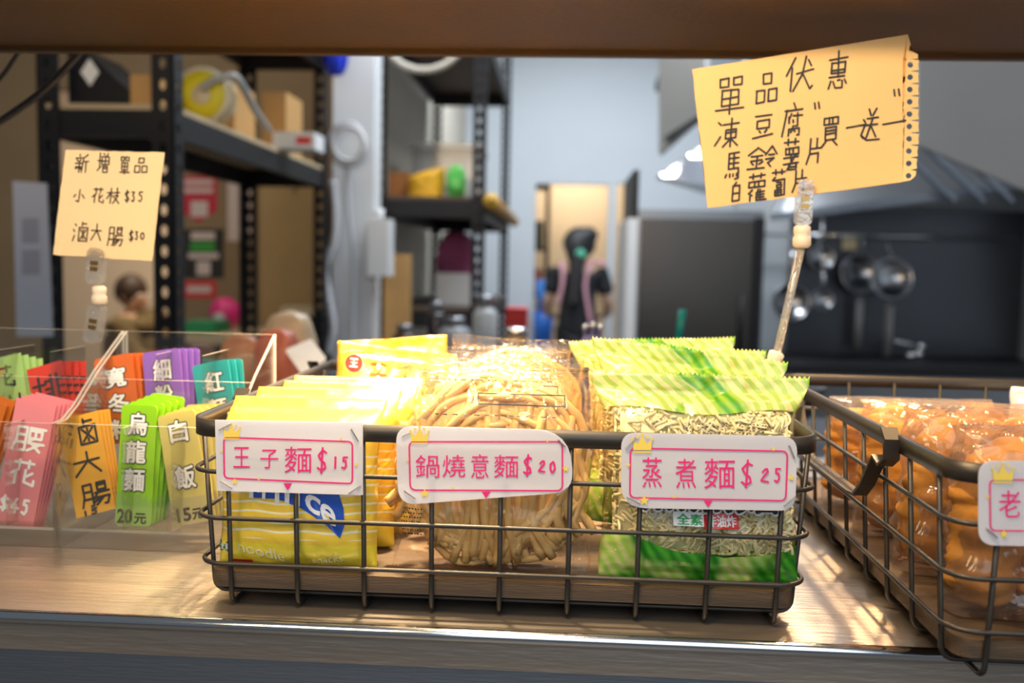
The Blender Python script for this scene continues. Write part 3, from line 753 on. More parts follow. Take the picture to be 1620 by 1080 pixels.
# ---------------------------------------------------------------- packs in the front basket
BT = CT + 0.027 + 0.0005          # top of the basket boards
class Pack:
    """a pillow pack: local x across, z up, front towards -y"""
    def __init__(s, w, h, t, seed, ct=0.09, cb=0.06, wr=0.0018, fold=0.0, zig=0.0, bulge=0.5, pinch=0.03, taper=0.0):
        s.taper = taper
        s.w, s.h, s.t, s.seed, s.ct, s.cb, s.wr, s.fold, s.zig, s.bulge, s.pinch = w, h, t, seed, ct, cb, wr, fold, zig, bulge, pinch
    def S(s, u, v, side=-1, eps=0.0):
        e = max(0.0, 1-abs(2*u-1)**4)**0.55
        g = max(0.0, min(1.0, (v-s.cb)/0.16))**s.bulge * max(0.0, min(1.0, (1-s.ct-v)/0.22))**s.bulge
        T = s.t/2*e*g + 0.0004
        n = noise.noise(Vector((u*5+s.seed*3.1, v*6, side*2.0+s.seed)))*s.wr*1.4 + noise.noise(Vector((u*14+s.seed, v*15, side+s.seed*2)))*s.wr*0.7
        x = (u-0.5)*s.w*(1+s.pinch*(2*v-1)**2*1.0-s.pinch)*(1-s.taper*min(1.0, max(0.0, (0.96-v)/0.14))) + noise.noise(Vector((v*6, s.seed, 3)))*s.wr
        y = side*(T + abs(n)*(0.3+0.7*e) + eps)
        y += s.wr*1.6*math.sin(u*7+s.seed)*(1 if v > 1-s.ct else 0.3)
        z = v*s.h
        if s.ct and v > 1-s.ct: y += side*0.0006*math.sin((v-1)*s.h*2200)
        if s.fold and v > 0.80:
            q = (v-0.80)*s.h; y += q*s.fold; z -= q*(1-1/math.sqrt(1+s.fold*0.8))
        if s.zig and v > 0.999: z += s.zig*(abs((u*46) % 1-0.5)*2-0.5)
        return Vector((x, y, z))
    def mesh(s, nu=40, nv=44, mi=0):
        m = MB(); m.grid(lambda u, v: s.S(u, v, -1), nu, nv, mi); m.grid(lambda u, v: s.S(1-u, v, 1), nu, nv, mi)
        k = (nu+1)*(nv+1)
        f = lambda i, j: j*(nu+1)+i
        bk = lambda i, j: k + j*(nu+1)+(nu-i)
        fs = []
        for j in range(nv): fs += [(f(0, j), f(0, j+1), bk(0, j+1), bk(0, j)), (f(nu, j), bk(nu, j), bk(nu, j+1), f(nu, j+1))]
        for i in range(nu): fs += [(f(i, 0), bk(i, 0), bk(i+1, 0), f(i+1, 0)), (f(i, nv), f(i+1, nv), bk(i+1, nv), bk(i, nv))]
        m.f += fs; m.m += [mi]*len(fs)
        return m
    def to(s, eps=0.0006, side=-1):
        """v measured downwards so boxes read like a page"""
        return lambda x, y: s.S(min(0.999, max(0.001, x)), min(0.999, max(0.001, 1-y)), side, eps)

blue_pr = color('blue_print', (0.02, 0.09, 0.50), 0.3); red_pr = color('red_print', (0.70, 0.03, 0.03), 0.3); orange_pr = color('orange_print', (0.80, 0.22, 0.01), 0.35)
green_pr = color('dark_green_print', (0.01, 0.16, 0.03), 0.35); pale_pr = color('pale_yellow_print', (0.92, 0.88, 0.55), 0.35); green2_pr = color('green_letter_print', (0.02, 0.36, 0.10), 0.35)
def densify(pts, n=6):
    out = []
    for (a, b), (c, d) in zip(pts, pts[1:]+pts[:1]):
        for k in range(n): out.append((a+(c-a)*k/n, b+(d-b)*k/n))
    return out
# yellow packs, two ways round
pf = Pack(0.121, 0.132, 0.030, 1, ct=0.08, cb=0.02, wr=0.0014, fold=0.9, pinch=0.02)
mf = pf.mesh()
T1, T2 = pf.to(0.0008), pf.to(0.0012)
def pk(x, y): return ((x-348)/247.0, 1-(908-y)/288.0)
q = [pk(*p) for p in [(399, 748), (397, 779), (409, 793), (445, 793), (481, 805), (518, 828), (544, 854), (551, 831), (549, 805), (540, 778), (520, 756)]]
cx, cy = pk(500, 785)
mf.add([T1(cx, cy)] + [T1(*p) for p in densify(q, 4)], [(0, i+1, (i+1) % 44+1) for i in range(44)], 1)
for ch, x, y, s_ in [('P', 413, 777, .05), ('r', 430, 780, .06), ('i', 446, 782, .1), ('n', 470, 787, .25), ('c', 502, 799, .5), ('e', 526, 815, .75)]:
    hh = 17 if ch in 'Pi' else 14; ww = {'i': 4, 'r': 8}.get(ch, 12)
    a, b = pk(x-ww, y-hh), pk(x+ww, y+hh); letter(mf, ch, (a[0], a[1], b[0], b[1]), T2, 2, 0.02, slant=s_*0.9)
a, b = pk(384, 872), pk(456, 891); letter(mf, 'noodle', (*a, *b), T1, 4, 0.0, slant=0.18)
a, b = pk(498, 884), pk(546, 899); letter(mf, 'snacks', (*a, *b), T1, 4, 0.0, slant=-0.14)
a, b = pk(349, 868), pk(370, 886); poly2(mf, [(a[0], a[1]), (b[0], a[1]), (b[0], b[1]), (a[0], b[1])], T1, 5)
a, b = pk(351, 871), pk(368, 883); letter(mf, '全素', (*a, *b), T2, 2, 0.01)
a, b = pk(366, 899), pk(402, 905); poly2(mf, [(a[0], a[1]), (b[0], a[1]), (b[0], b[1]), (a[0], b[1])], T1, 3)
YM = [yellow_pr, blue_pr, white_ink, red_pr, pale_pr, green_pr, orange_pr]
pb = Pack(0.121, 0.132, 0.030, 5, ct=0.07, cb=0.03, wr=0.002, fold=0.0, pinch=0.02)
mb_ = pb.mesh(); T1, T2 = pb.to(0.0008), pb.to(0.0012)
for ch, x in (('王', 0.36), ('子', 0.58), ('麵', 0.79)): fat(mb_, ch, (x-0.085, 0.13, x+0.085, 0.36), T1, 6, 0.007)
poly2(mb_, [(0.15+0.075*math.cos(k*0.3142), 0.16+0.072*math.sin(k*0.3142)) for k in range(20)], T1, 3); letter(mb_, '王', (0.115, 0.125, 0.185, 0.195), T2, 2, 0.02)
G = 'yellow noodle packs in the front basket'
cxp = P(472, 800, 0.67).x
y_front = solo(mf, 'noodle_pack', YM, 'frontmost yellow noodle pack with blue lettering, behind the card priced 15', 'noodle pack', (0, 0, 0), G, True)
y_front.location = (cxp, 0.669, BT+0.001); y_front.rotation_euler = (-0.09, 0, 0)
for lab, dx, y, z, rx, rz in [('second yellow noodle pack from the front of the basket', 0.004, 0.716, 0.0025, -0.10, 0.03), ('third yellow noodle pack from the front of the basket', 0.010, 0.756, 0.003, -0.12, -0.03),
                           ('fourth yellow noodle pack, tipped back behind the third', 0.010, 0.797, 0.0035, -0.15, 0.04)]:
    o = y_front.copy(); COL.objects.link(o); o.location = (cxp+dx, y, BT+z); o.rotation_euler = (rx, 0, rz); o['label'] = lab
y_back = solo(mb_, 'noodle_pack', YM, 'yellow noodle pack tilted at the back with orange characters along its top', 'noodle pack', (0, 0, 0), G, True)
y_back.location = (P(608, 560, 0.90).x, 0.895, BT+0.016); y_back.rotation_euler = (-0.22, 0.10, 0.10)
o = y_back.copy(); COL.objects.link(o); o.location = (P(632, 545, 0.97).x, 0.955, BT+0.020); o.rotation_euler = (-0.20, -0.09, -0.06); o['label'] = 'rearmost yellow noodle pack, its top corner curled up'

# clear bags of thick fried noodles
def noodle_nest(seed, R=0.0755, th=0.033):
    rd = random.Random(seed); m = MB()
    for k in range(96):                                   # long loops hanging down the faces
        x0 = R*(-0.93+1.86*((k*0.618) % 1.0)); side = -1 if k % 10 < 7 else 1; lay = rd.uniform(0.50, 1.06); ph = rd.uniform(0, 6); amp = rd.uniform(0.001, 0.0045)
        hz = math.sqrt(R*R-x0*x0)*0.97; za, zb_ = hz*rd.uniform(0.5, 1.0), -hz*rd.uniform(0.86, 1.0); cv = rd.uniform(-0.2, 0.45); pts = []
        for i in range(18):
            q = i/17; z = za+(zb_-za)*q; x = x0*(1-cv*q*q)+amp*math.sin(q*8+ph)
            if q > 0.8: x += (q-0.8)*0.035*(1 if k % 2 else -1)*(-1 if x0 > 0 else 1)
            d = min(1.0, math.hypot(x, z)/R); pts.append((x, side*th/2*lay*math.sqrt(max(0.05, 1-d**3))*(0.25+0.75*math.sin(math.pi*min(0.97, max(0.03, q)))**0.35)+0.0014*math.sin(i*0.8+ph), z))
        m.tube(pts, [0.0035*(1+0.10*math.sin(i*1.7+ph)) for i in range(18)], 7)
    for k in range(46):                                   # curls lying across and round the rim
        r = R*rd.uniform(0.25, 0.97); a0 = rd.uniform(0, 360); span = rd.uniform(70, 160); side = -1 if rd.random() < 0.7 else 1; lay = rd.uniform(0.4, 0.95); ph = rd.uniform(0, 6); pts = []
        for i in range(14):
            a = math.radians(a0+span*i/13); rr = r*(1+0.05*math.sin(i*0.9+ph)); x, z = rr*math.cos(a), rr*math.sin(a)
            d = min(1.0, math.hypot(x, z)/R); pts.append((x, side*th/2*lay*math.sqrt(max(0.03, 1-d**3))*(0.2+0.8*math.sin(math.pi*(0.03+0.94*i/13))**0.4)+0.002*math.sin(i*1.1+ph), z))
        m.tube(pts, [0.0034*(1+0.10*math.sin(i*1.7+ph)) for i in range(14)], 7)
    m.lathe([(R*0.74, -th*0.34), (R*0.88, 0), (R*0.74, th*0.34)], 20, M=Matrix.Rotation(math.pi/2, 4, 'X'))
    return m
nest_me = None
pm_ = Pack(0.150, 0.160, 0.046, 11, ct=0.06, cb=0.04, wr=0.0040, pinch=0.02)
def bag_mesh(p, prints=True):
    m = p.mesh(44, 50); t = p.to(0.0006)
    if prints:
        outline(m, densify([(0.42, 0.16), (0.86, 0.16), (0.86, 0.215), (0.42, 0.215)], 8), 0.006, t, 1)
        rd = random.Random(3)
        for r_ in range(2):
            x = 0.20
            while x < 0.80:
                w_ = rd.uniform(0.012, 0.03); yy = 0.10+r_*0.16
                poly2(m, [(x, yy), (x+w_, yy), (x+w_, yy+0.003+rd.random()*0.004), (x, yy+0.004)], t, 1); x += w_+rd.uniform(0.01, 0.03)
        for r_ in range(7):
            x = 0.06
            while x < 0.16:
                w_ = rd.uniform(0.004, 0.011); poly2(m, [(x, 0.70+r_*0.020), (x+w_, 0.70+r_*0.020), (x+w_, 0.706+r_*0.020), (x, 0.706+r_*0.020)], t, 1); x += w_+rd.uniform(0.004, 0.009)
    return m
def fried_bag(label, x, y, z, rx, ry, rz, proto=None):
    if proto: return dup(proto, (x, y, z), (rx, ry, rz), label)
    o = thing('fried_noodle_bag', label, 'noodle bag', (0, 0, 0), group='clear bags of fried noodles in the front basket')
    f = bag_mesh(pm_).build('film', [bag_film, ink_m], o, True)
    n = noodle_nest(5).build('noodle_nest', fried_m, o, True); n.location = (0.0, 0, 0.0765); n['kind'] = 'stuff'
    o.location = (x, y, z); o.rotation_euler = (rx, ry, rz); return o
fx = P(788, 780, 0.69).x
fb = fried_bag('frontmost clear bag of thick fried noodles, behind the card priced 20', fx-0.004, 0.6790, BT+0.0005, -0.10, 0, 0.0)
fried_bag('second clear bag of thick fried noodles, leaning back behind the frontmost', fx-0.008, 0.742, BT+0.005, -0.14, 0.03, -0.04, fb)
fried_bag('third clear bag of thick fried noodles from the front of the basket', fx-0.006, 0.800, BT+0.007, -0.20, -0.04, 0.05, fb)
fried_bag('rearmost clear bag of thick fried noodles, its film bunched at the top', fx-0.002, 0.880, BT+0.009, -0.26, 0.03, -0.03, fb)
for o in [o for o in COL.objects if o.name.startswith('fried_noodle_bag.')]: o.scale = (0.90, 0.95, 0.96)

# leaf-printed packs of thin curly noodles
def curly_cake(seed, w=0.130, h=0.104, th=0.030):
    rd = random.Random(seed); m = MB()
    m.box((-w*0.475, -th*0.36, -h*0.47), (w*0.475, th*0.36, h*0.47))
    for k in range(560):
        x0, z0 = rd.uniform(-0.49, 0.49)*w, rd.uniform(-0.49, 0.49)*h
        sd = -1 if rd.random() < 0.8 else 1; lay = rd.uniform(0.55, 1.0)
        a = rd.uniform(0, 6.28); amp = rd.uniform(0.0025, 0.0055); ln = rd.uniform(0.012, 0.032); ph = rd.uniform(0, 6.28); fq = rd.uniform(5, 9)
        pts = []
        for i in range(14):
            t = i/13-0.5; s_ = amp*math.sin(t*fq*2+ph); c_ = amp*0.8*math.cos(t*fq*2+ph)
            x = x0+math.cos(a)*ln*t-math.sin(a)*s_; z = z0+math.sin(a)*ln*t+math.cos(a)*s_
            x = max(-w/2, min(w/2, x)); z = max(-h/2, min(h/2, z))
            ed = (1-abs(2*x/w)**6)*(1-abs(2*z/h)**6)
            pts.append((x, sd*(th/2*lay*(0.6+0.4*ed)) + c_*0.5, z))
        m.tube(pts, 0.0012, 5)
    return m
pg = Pack(0.166, 0.152, 0.036, 21, ct=0.10, cb=0.03, wr=0.0026, zig=0.0022, pinch=0.03, taper=0.115)
mg = pg.mesh(92, 50); T1, T2, T3 = pg.to(0.0006), pg.to(0.0010), pg.to(0.0013)
def gk(x, y): return ((x-955)/315.0, 1-(940-y)/330.0)
a, b = gk(1066, 831), gk(1114, 853); grect(mg, a[0], a[1], b[0], b[1], T1, 2)
a, b = gk(1072, 834), gk(1111, 851); fat(mg, '全素', (*a, *b), T2, 5, 0.0025, 5)
a, b = gk(1114, 832), gk(1170, 856); grect(mg, a[0], a[1], b[0], b[1], T1, 3)
a, b = gk(1119, 835), gk(1166, 853); fat(mg, '非油炸', (*a, *b), T2, 2, 0.0022, 5)
for ch, x in (('蒸', 1050), ('煮', 1125), ('麵', 1200)):
    a, b = gk(x-33, 762), gk(x+33, 829); k = 0.012
    fat(mg, ch, (*a, *b), T2, 2, 0.018, 10); fat(mg, ch, (*a, *b), T3, 1, 0.008, 8)
rd = random.Random(4)
for r_ in range(5):
    for k in range(26):
        if rd.random() < 0.3: continue
        x, y = 0.40+k*0.0205+rd.uniform(-.004, .004), 0.235+r_*0.016+0.02*abs(k-13)/13
        poly2(mg, [(x, y), (x+0.009, y), (x+0.009, y+0.0045), (x, y+0.0045)], T1, 1)
def leaf_pack(label, loc, rot, proto=None):
    if proto: return dup(proto, loc, rot, label)
    o = thing('steamed_noodle_pack', label, 'noodle pack', (0, 0, 0), group='leaf printed noodle packs in the front basket')
    mg.build('film', [leaf_pr, ink_m, white_ink, red_pr, pale_pr, green2_pr], o, True)
    n = curly_cake(9).build('noodle_cake', curly_m, o, True); n.location = (0.002, 0, 0.072); n['kind'] = 'stuff'
    o.location = loc; o.rotation_euler = rot; return o
gx = P(1122, 800, 0.69).x
gp = leaf_pack('frontmost leaf printed pack of curly noodles, behind the card priced 25', (gx-0.010, 0.6685, BT+0.0022), (-0.20, 0.0, 0.0))
leaf_pack('second leaf printed pack of curly noodles, showing only its striped green top', (gx-0.022, 0.752, BT+0.014), (-0.16, 0.11, 0.03), gp)
leaf_pack('third leaf printed pack of curly noodles, tipped back behind the second', (gx-0.015, 0.814, BT+0.012), (-0.24, 0.02, -0.05), gp)
leaf_pack('rearmost leaf printed pack of curly noodles below the punched note', (gx-0.016, 0.890, BT+0.012), (-0.24, -0.05, 0.02), gp)

# ---------------------------------------------------------------- price cards
def price_card(label, Y, outer, inner, chars, crown, tri, stars, staples):
    to = lambda x, y, e=0.0005: P(x, y, Y) + Vector((0, -e, 0))
    m = MB()
    cxm = sum(p[0] for p in outer)/len(outer); cym = sum(p[1] for p in outer)/len(outer)
    base = P(cxm, max(p[1] for p in outer), Y)
    m.prism([P(x, y, Y) for x, y in outer], (0, 0.0006, 0), 0)
    outline(m, inner, 2.6, to, 1)
    for ch, b in chars:
        if ch in '$0123456789': write(m, ch, b, to, 3.2, 1, lean=0.12)
        else: letter(m, ch, b, to, 1, 0.0)
    x, y, s_ = crown
    poly2(m, [(x-s_, y+s_*.75), (x-s_*1.1, y-s_*.45), (x-s_*.5, y+s_*.05), (x, y-s_*.95), (x+s_*.5, y+s_*.05), (x+s_*1.1, y-s_*.45), (x+s_, y+s_*.75)], lambda a, b: to(a, b, 0.0008), 2)
    poly2(m, [(x-s_, y+s_*.88), (x+s_, y+s_*.88), (x+s_, y+s_*1.05), (x-s_, y+s_*1.05)], lambda a, b: to(a, b, 0.0008), 2)
    for dx, dy in ((-1.1, -.5), (-.55, -.75), (0, -1), (.55, -.75), (1.1, -.5)):
        poly2(m, [(x+dx*s_+s_*.17*math.cos(k*.785), y+dy*s_+s_*.17*math.sin(k*.785)) for k in range(8)], lambda a, b: to(a, b, 0.0009), 2)
    if tri: poly2(m, [(tri[0]-7, tri[1]), (tri[0]+7, tri[1]), (tri[0], tri[1]+11)], to, 1)
    for sx, sy, sr in stars: 
        st = star(sx, sy, sr); m.add([to(sx, sy, 0.0008)]+[to(a, b, 0.0008) for a, b in st], [(0, (i+1) % 10+1, i+1) for i in range(10)], 2)
    C_ = solo(m, 'price_card', [pcard_m, pink_ink, gold_ink], label, 'price card', base, 'price cards stapled to the baskets')
    for (ax, ay), (bx, by) in staples:
        k = MB(); k.tube([to(ax, ay, 0.0), to(ax, ay, 0.0012), to(bx, by, 0.0012), to(bx, by, 0.0)], 0.0005, 6); part(k, 'staple', staple_m, C_)
    return C_
def rpoly(q, r):
    """rounded quad from four corners"""
    out = []
    for i in range(4):
        p = Vector(q[i]); a = (Vector(q[i-1])-p).normalized(); b = (Vector(q[(i+1) % 4])-p).normalized(); rr = r[i] if isinstance(r, (list, tuple)) else r
        s0, s1 = p+a*rr, p+b*rr
        for k in range(7):
            t = k/6; out.append(tuple(s0*(1-t)**2 + p*2*t*(1-t) + s1*t*t))
    return out
zc = lambda ox, oy: (lambda b: (ox+b[0]/3.857, oy+b[1]/3.857, ox+b[2]/3.857, oy+b[3]/3.857))
f2, f3, f4 = zc(300, 500), zc(620, 500), zc(920, 500)
price_card('square cornered white price card lettered in magenta with the price 15', 0.6405, rpoly([(340, 664), (574, 668), (574, 783), (343, 776)], 1.5), rpoly([(353, 690), (559, 697), (559, 766), (354, 757)], 9),
           [(c_, f2(b)) for c_, b in [('王', (268, 797, 368, 924)), ('子', (432, 812, 542, 928)), ('麵', (580, 795, 745, 955)), ('$', (770, 803, 848, 955)), ('1', (880, 852, 900, 925)), ('5', (925, 852, 970, 928))]],
           (367, 682, 12), (455.5, 764), [(372, 761, 6), (351, 713, 3), (540, 694, 3), (564, 734, 4), (410, 757, 3)], [((347, 680), (366, 670)), ((556, 678), (567, 697)), ((350, 760), (367, 771)), ((552, 780), (570, 768))])
price_card('white price card with rounded corners lettered in magenta with the price 20', 0.6405, rpoly([(626, 674), (904, 680), (906, 778), (630, 799)], [26, 60, 30, 30]), rpoly([(646, 697), (891, 697), (891, 777), (648, 776)], 11),
           [(c_, f3(b)) for c_, b in [('鍋', (145, 845, 290, 985)), ('燒', (310, 845, 448, 982)), ('意', (483, 840, 590, 988)), ('麵', (623, 845, 772, 985)), ('$', (795, 843, 862, 975)), ('2', (895, 877, 938, 948)), ('0', (958, 880, 1005, 950))]],
           (664, 688, 13), (769, 777), [(672, 780, 8), (645, 727, 3), (866, 697, 3), (895, 741, 6), (717, 772, 3)], [((637, 690), (648, 684)), ((883, 695), (894, 706)), ((640, 776), (657, 788)), ((882, 783), (897, 771))])
price_card('white price card lettered in magenta with the price 25', 0.6400, rpoly([(983, 684), (1262, 690), (1258, 808), (982, 803)], [24, 26, 26, 40]), rpoly([(996, 707), (1247, 712), (1244, 793), (995, 788)], 11),
           [(c_, f4(b)) for c_, b in [('蒸', (370, 860, 490, 1045)), ('煮', (573, 868, 698, 1048)), ('麵', (748, 868, 935, 1052)), ('$', (960, 878, 1055, 1045)), ('2', (1093, 922, 1145, 1010)), ('5', (1170, 922, 1220, 1010))]],
           (1016, 701, 14), (1120, 791), [(1019, 791, 9), (994, 735, 4), (1223, 710, 4), (1251, 755, 6), (1067, 785, 4)], [((990, 709), (1005, 692)), ((1248, 704), (1256, 724)), ((992, 786), (1012, 796)), ((1240, 800), (1257, 785))])
price_card('white price card on the right basket, cut by the picture edge', 0.5655, rpoly([(1548, 729), (1832, 729), (1832, 868), (1548, 862)], 26), rpoly([(1564, 757), (1816, 757), (1816, 842), (1565, 840)], 11),
           [('老', (1580, 775, 1614, 818))],
           (1586, 748, 15), None, [(1587, 844, 8), (1562, 786, 4)], [((1560, 835), (1576, 849))])

# ---------------------------------------------------------------- bags of fried dough in the right basket
def dough_stick(length, r, seed):
    m = MB(); n = 22; ns = 14
    def f(u, v):
        a = 2*math.pi*u; t = v*2-1; end = max(0.0, 1-abs(t)**5)**.5; lobe = 1+0.22*math.cos(2*a)
        k = 1+0.20*noise.noise(Vector((math.cos(a)*1.3, math.sin(a)*1.3, v*9+seed)))+0.12*noise.noise(Vector((math.cos(a)*4, math.sin(a)*4, v*26+seed)))
        return Vector((r*end*lobe*k*math.cos(a), r*end*0.85*k*math.sin(a), v*length))
    m.grid(f, ns*2, n*2); return m
stick_mesh = [dough_stick(0.112, 0.023, s_).build('dough_stick', dough_m, None, True) for s_ in (1.0, 4.0, 9.0)]
for s_ in stick_mesh: COL.objects.unlink(s_)
pd = Pack(0.166, 0.128, 0.074, 31, ct=0.0, cb=-0.06, wr=0.0085, bulge=0.42, pinch=0.02)
pd_mesh = pd.mesh(44, 44).build('film', crinkle, None, True); COL.objects.unlink(pd_mesh)
def dough_bag(label, x, y, z, rz, sc, sticks, rx=0.0):
    o = thing('fried_dough_bag', label, 'bread bag', (x, y, z), rz, 'clear bags of fried dough in the right basket'); o.rotation_euler = (rx, 0, rz)
    f = pd_mesh.copy(); COL.objects.link(f); f.parent = o; f.scale = sc
    for i, (sx, sy, sz, ax, ay) in enumerate(sticks):
        s_ = stick_mesh[i % 3].copy(); COL.objects.link(s_); s_.parent = o; s_.location = (sx, sy, sz); s_.scale = (1, 1, sc[2]); s_.rotation_euler = (ax, ay, i*1.3); s_.name = 'dough_stick'
ST = [(-0.058, -0.004, 0.004, 0.05, 0.05), (-0.020, -0.012, 0.003, 0.0, -0.06), (0.020, -0.006, 0.004, -0.06, 0.04), (0.058, 0.0, 0.004, 0, -0.03), (-0.036, 0.016, 0.008, 0.0, 0.1), (0.036, 0.017, 0.008, 0.05, -0.08)]
dough_bag('clear bag of fried dough nearest the front of the right basket, behind its price card', 0.350, 0.633, BT+0.001, 0.0, (1.0, 0.95, 1.0), ST)
dough_bag('second bag of fried dough along the left side of the right basket', 0.349, 0.724, BT, 0.04, (1.0, 0.98, 1.0), ST[1:]+[ST[0]])
dough_bag('third bag of fried dough along the left side of the right basket', 0.348, 0.822, BT, -0.03, (0.98, 0.98, 0.93), ST[2:]+ST[:2])
dough_bag('clear bag of fried dough at the back left of the right basket', 0.348, 0.924, BT, 0.05, (0.98, 1.0, 0.84), ST[:4])
dough_bag('clear bag of fried dough to the right of the frontmost bag in the right basket', 0.528, 0.660, BT, 0.1, (1.0, 1.0, 1.02), ST[1:])
dough_bag('clear bag of fried dough in the middle of the right basket, before the white packet', 0.530, 0.775, BT, -0.05, (1.0, 1.0, 0.9), ST)
m = MB(); pw = Pack(0.08, 0.12, 0.045, 41, wr=0.003); m = pw.mesh(20, 24)
o = solo(m, 'white_packet', white_pl, 'white packet standing at the far side of the right basket', 'packet', (0, 0, 0), None, True); o.location = (0.515, 0.985, BT); o.scale = (1, 1, 0.95)

# ================================================================ behind the counter
def post(mb_fn, x, y, sx, sy, h, w=0.055, t=0.004):
    """an angle post: two slotted flanges meeting at (x, y)"""
    m = MB()
    for ax in (0, 1):
        a = (x, y); b = (x+sx*w, y) if ax == 0 else (x, y+sy*w)
        nx, ny = (0, sy*t) if ax == 0 else (sx*t, 0)
        vs = [(a[0], a[1], 0), (b[0], b[1], 0), (b[0], b[1], h), (a[0], a[1], h), (a[0]+nx, a[1]+ny, 0), (b[0]+nx, b[1]+ny, 0), (b[0]+nx, b[1]+ny, h), (a[0]+nx, a[1]+ny, h)]
        m.add(vs, [(0, 1, 2, 3), (7, 6, 5, 4), (0, 4, 5, 1), (3, 2, 6, 7), (1, 5, 6, 2), (0, 3, 7, 4)], 0, [(0, 0), (1, 0), (1, h), (0, h)]*2)
    return m
def rack(label, x0, x1, y0, y1, h, shelves, bh=0.065, bm_=None):
    R_ = thing('slotted_rack', label, 'storage rack', ((x0+x1)/2, (y0+y1)/2, 0), group='black slotted steel racks')
    for x, sx in ((x0, 1), (x1, -1)):
        for y, sy in ((y0, 1), (y1, -1)): part(post(None, x, y, sx, sy, h), 'post', slot_m, R_)
    for z in shelves:
        m = MB(); m.box((x0+.006, y0+.006, z-bh), (x1-.006, y0+.03, z)); m.box((x0+.006, y1-.03, z-bh), (x1-.006, y1-.006, z)); m.box((x0+.006, y0+.03, z-bh), (x0+.03, y1-.03, z)); m.box((x1-.03, y0+.03, z-bh), (x1-.006, y1-.03, z))
        f = part(m, 'shelf_frame', black_m, R_)
        part(MB().box((x0+.008, y0+.008, z), (x1-.008, y1-.008, z+0.014)), 'shelf_board', bm_ or ply_m, R_, under=f)
    return R_
LX0, LX1, LY0, LY1 = -1.285, -0.945, 2.2, 3.65
rack('black slotted rack on the left with a yellow reel on its shelf', LX0, LX1, LY0, LY1, 2.6, (1.665, 2.12))
RX0, RX1, RY0, RY1 = -0.83, -0.345, 4.0, 5.8
rack('tall black slotted rack in the middle against the partition', RX0, RX1, RY0, RY1, 2.7, (1.10, 1.585, 2.36), 0.075, mat('dark_board', (.10, .065, .04), .7))
SZ = 1.665+0.0145
# on the left rack
a, b = pbox(108, 76, 205, 138, 2.3, 0.20, SZ)
k = thing('black_box', 'black box with a white diamond mark on the left rack shelf', 'box', ((a[0]+b[0])/2, 2.35, SZ))
m = MB(); m.prism([(a[0], 2.3, SZ), (b[0], 2.3, SZ), (b[0], 2.3, SZ+.045), (a[0]+.04, 2.3, b[2]), (a[0], 2.3, b[2])], (0, .2, 0)); part(m, 'carton', black_m, k)
c0 = P(142, 114, 2.298); m = MB(); m.prism([c0+Vector(p) for p in ((-.024, 0, 0), (0, 0, -.034), (.024, 0, 0), (0, 0, .034))], (0, .0015, 0)); part(m, 'diamond_mark', white_ink, k)
a, b = pbox(206, 118, 240, 140, 2.3, 0.12, SZ); solo(MB().box(a, b), 'small_carton', card_m, 'small brown carton beside the black box on the rack shelf', 'box', a)
k = thing('cable_reel', 'yellow and white cable reel lying against the left rack post', 'reel', (P(325, 152, 2.55).x, 2.55, SZ))
rc = P(325, 157, 2.55); R0 = 0.078; Mx = Matrix.Translation((rc.x, 2.52, SZ+R0)) @ Matrix.Rotation(-math.pi/2, 4, 'X')
m = MB(); m.lathe([(R0*.35, 0), (R0*.98, 0), (R0, .003), (R0, .010), (R0*.95, .013), (R0*.35, .013)], 32, M=Mx); m.lathe([(R0*.35, .05), (R0, .05), (R0, .062), (R0*.35, .062)], 32, M=Mx); m.lathe([(R0*.55, .0), (R0*.55, .06)], 24, M=Mx); part(m, 'flange', color('cream_plastic', (0.75, 0.66, 0.45), 0.5), k, True)
m = MB(); m.lathe([(R0*.4, -.002), (R0*.84, -.002), (R0*.84, .001), (R0*.4, .001)], 32, M=Mx); part(m, 'yellow_ring', color('bright_yellow', (0.85, 0.72, 0.02), 0.5), k, True)
m = MB(); m.lathe([(.004, -.006), (R0*.32, -.006), (R0*.36, .0)], 20, M=Mx); part(m, 'hub', color('cream_plastic', (0, 0, 0)), k, True)
grey_h = color('grey_hose', (0.42, 0.42, 0.40), 0.5)
pts = [P(*q) for q in ((318, 140, 2.50), (345, 124, 2.5), (372, 122, 2.52), (388, 145, 2.6), (402, 172, 2.75), (425, 205, 2.95))]
def smooth(pts, k=6):
    pts = [Vector(p) for p in pts]; out = []
    for i in range(len(pts)-1):
        p0, p1, p2, p3 = pts[max(0, i-1)], pts[i], pts[i+1], pts[min(len(pts)-1, i+2)]
        for j in range(k):
            t = j/k; out.append(0.5*((2*p1)+(p2-p0)*t+(2*p0-5*p1+4*p2-p3)*t*t+(3*p1-p0-3*p2+p3)*t**3))
    return out+[pts[-1]]
m = MB(); m.tube(smooth(pts), .011, 10); solo(m, 'grey_hose', grey_h, 'grey hose arching from the yellow reel down to the shelf', 'hose', pts[-1], None, True)
a, b = pbox(445, 196, 512, 224, 3.05, 0.12, SZ); k = thing('white_carton', 'flat white carton with a red print on the rack shelf', 'box', ((a[0]+b[0])/2-.03, 3.05, SZ))
m = MB(); m.box((a[0]-.03, a[1], a[2]), (b[0]-.03, b[1], a[2]+.055)); part(m, 'carton', white_pl, k); m = MB(); m.box((a[0]+.05, a[1]-.001, SZ+.015), (a[0]+.10, a[1], SZ+.04)); part(m, 'red_print', red_pr, k)
a, b = pbox(428, 146, 500, 230, 3.25, .2, SZ); solo(MB().box((a[0]-.03, a[1], a[2]), (-0.99, b[1], b[2])), 'carton', card_m, 'brown carton at the far end of the left rack shelf', 'box', a)
a, b = pbox(330, 130, 395, 200, 2.95, .2, SZ); solo(MB().box((-1.19, 2.95, SZ), (b[0]-.05, 3.15, b[2])), 'carton', card_m, 'brown carton behind the yellow reel on the rack', 'box', a)
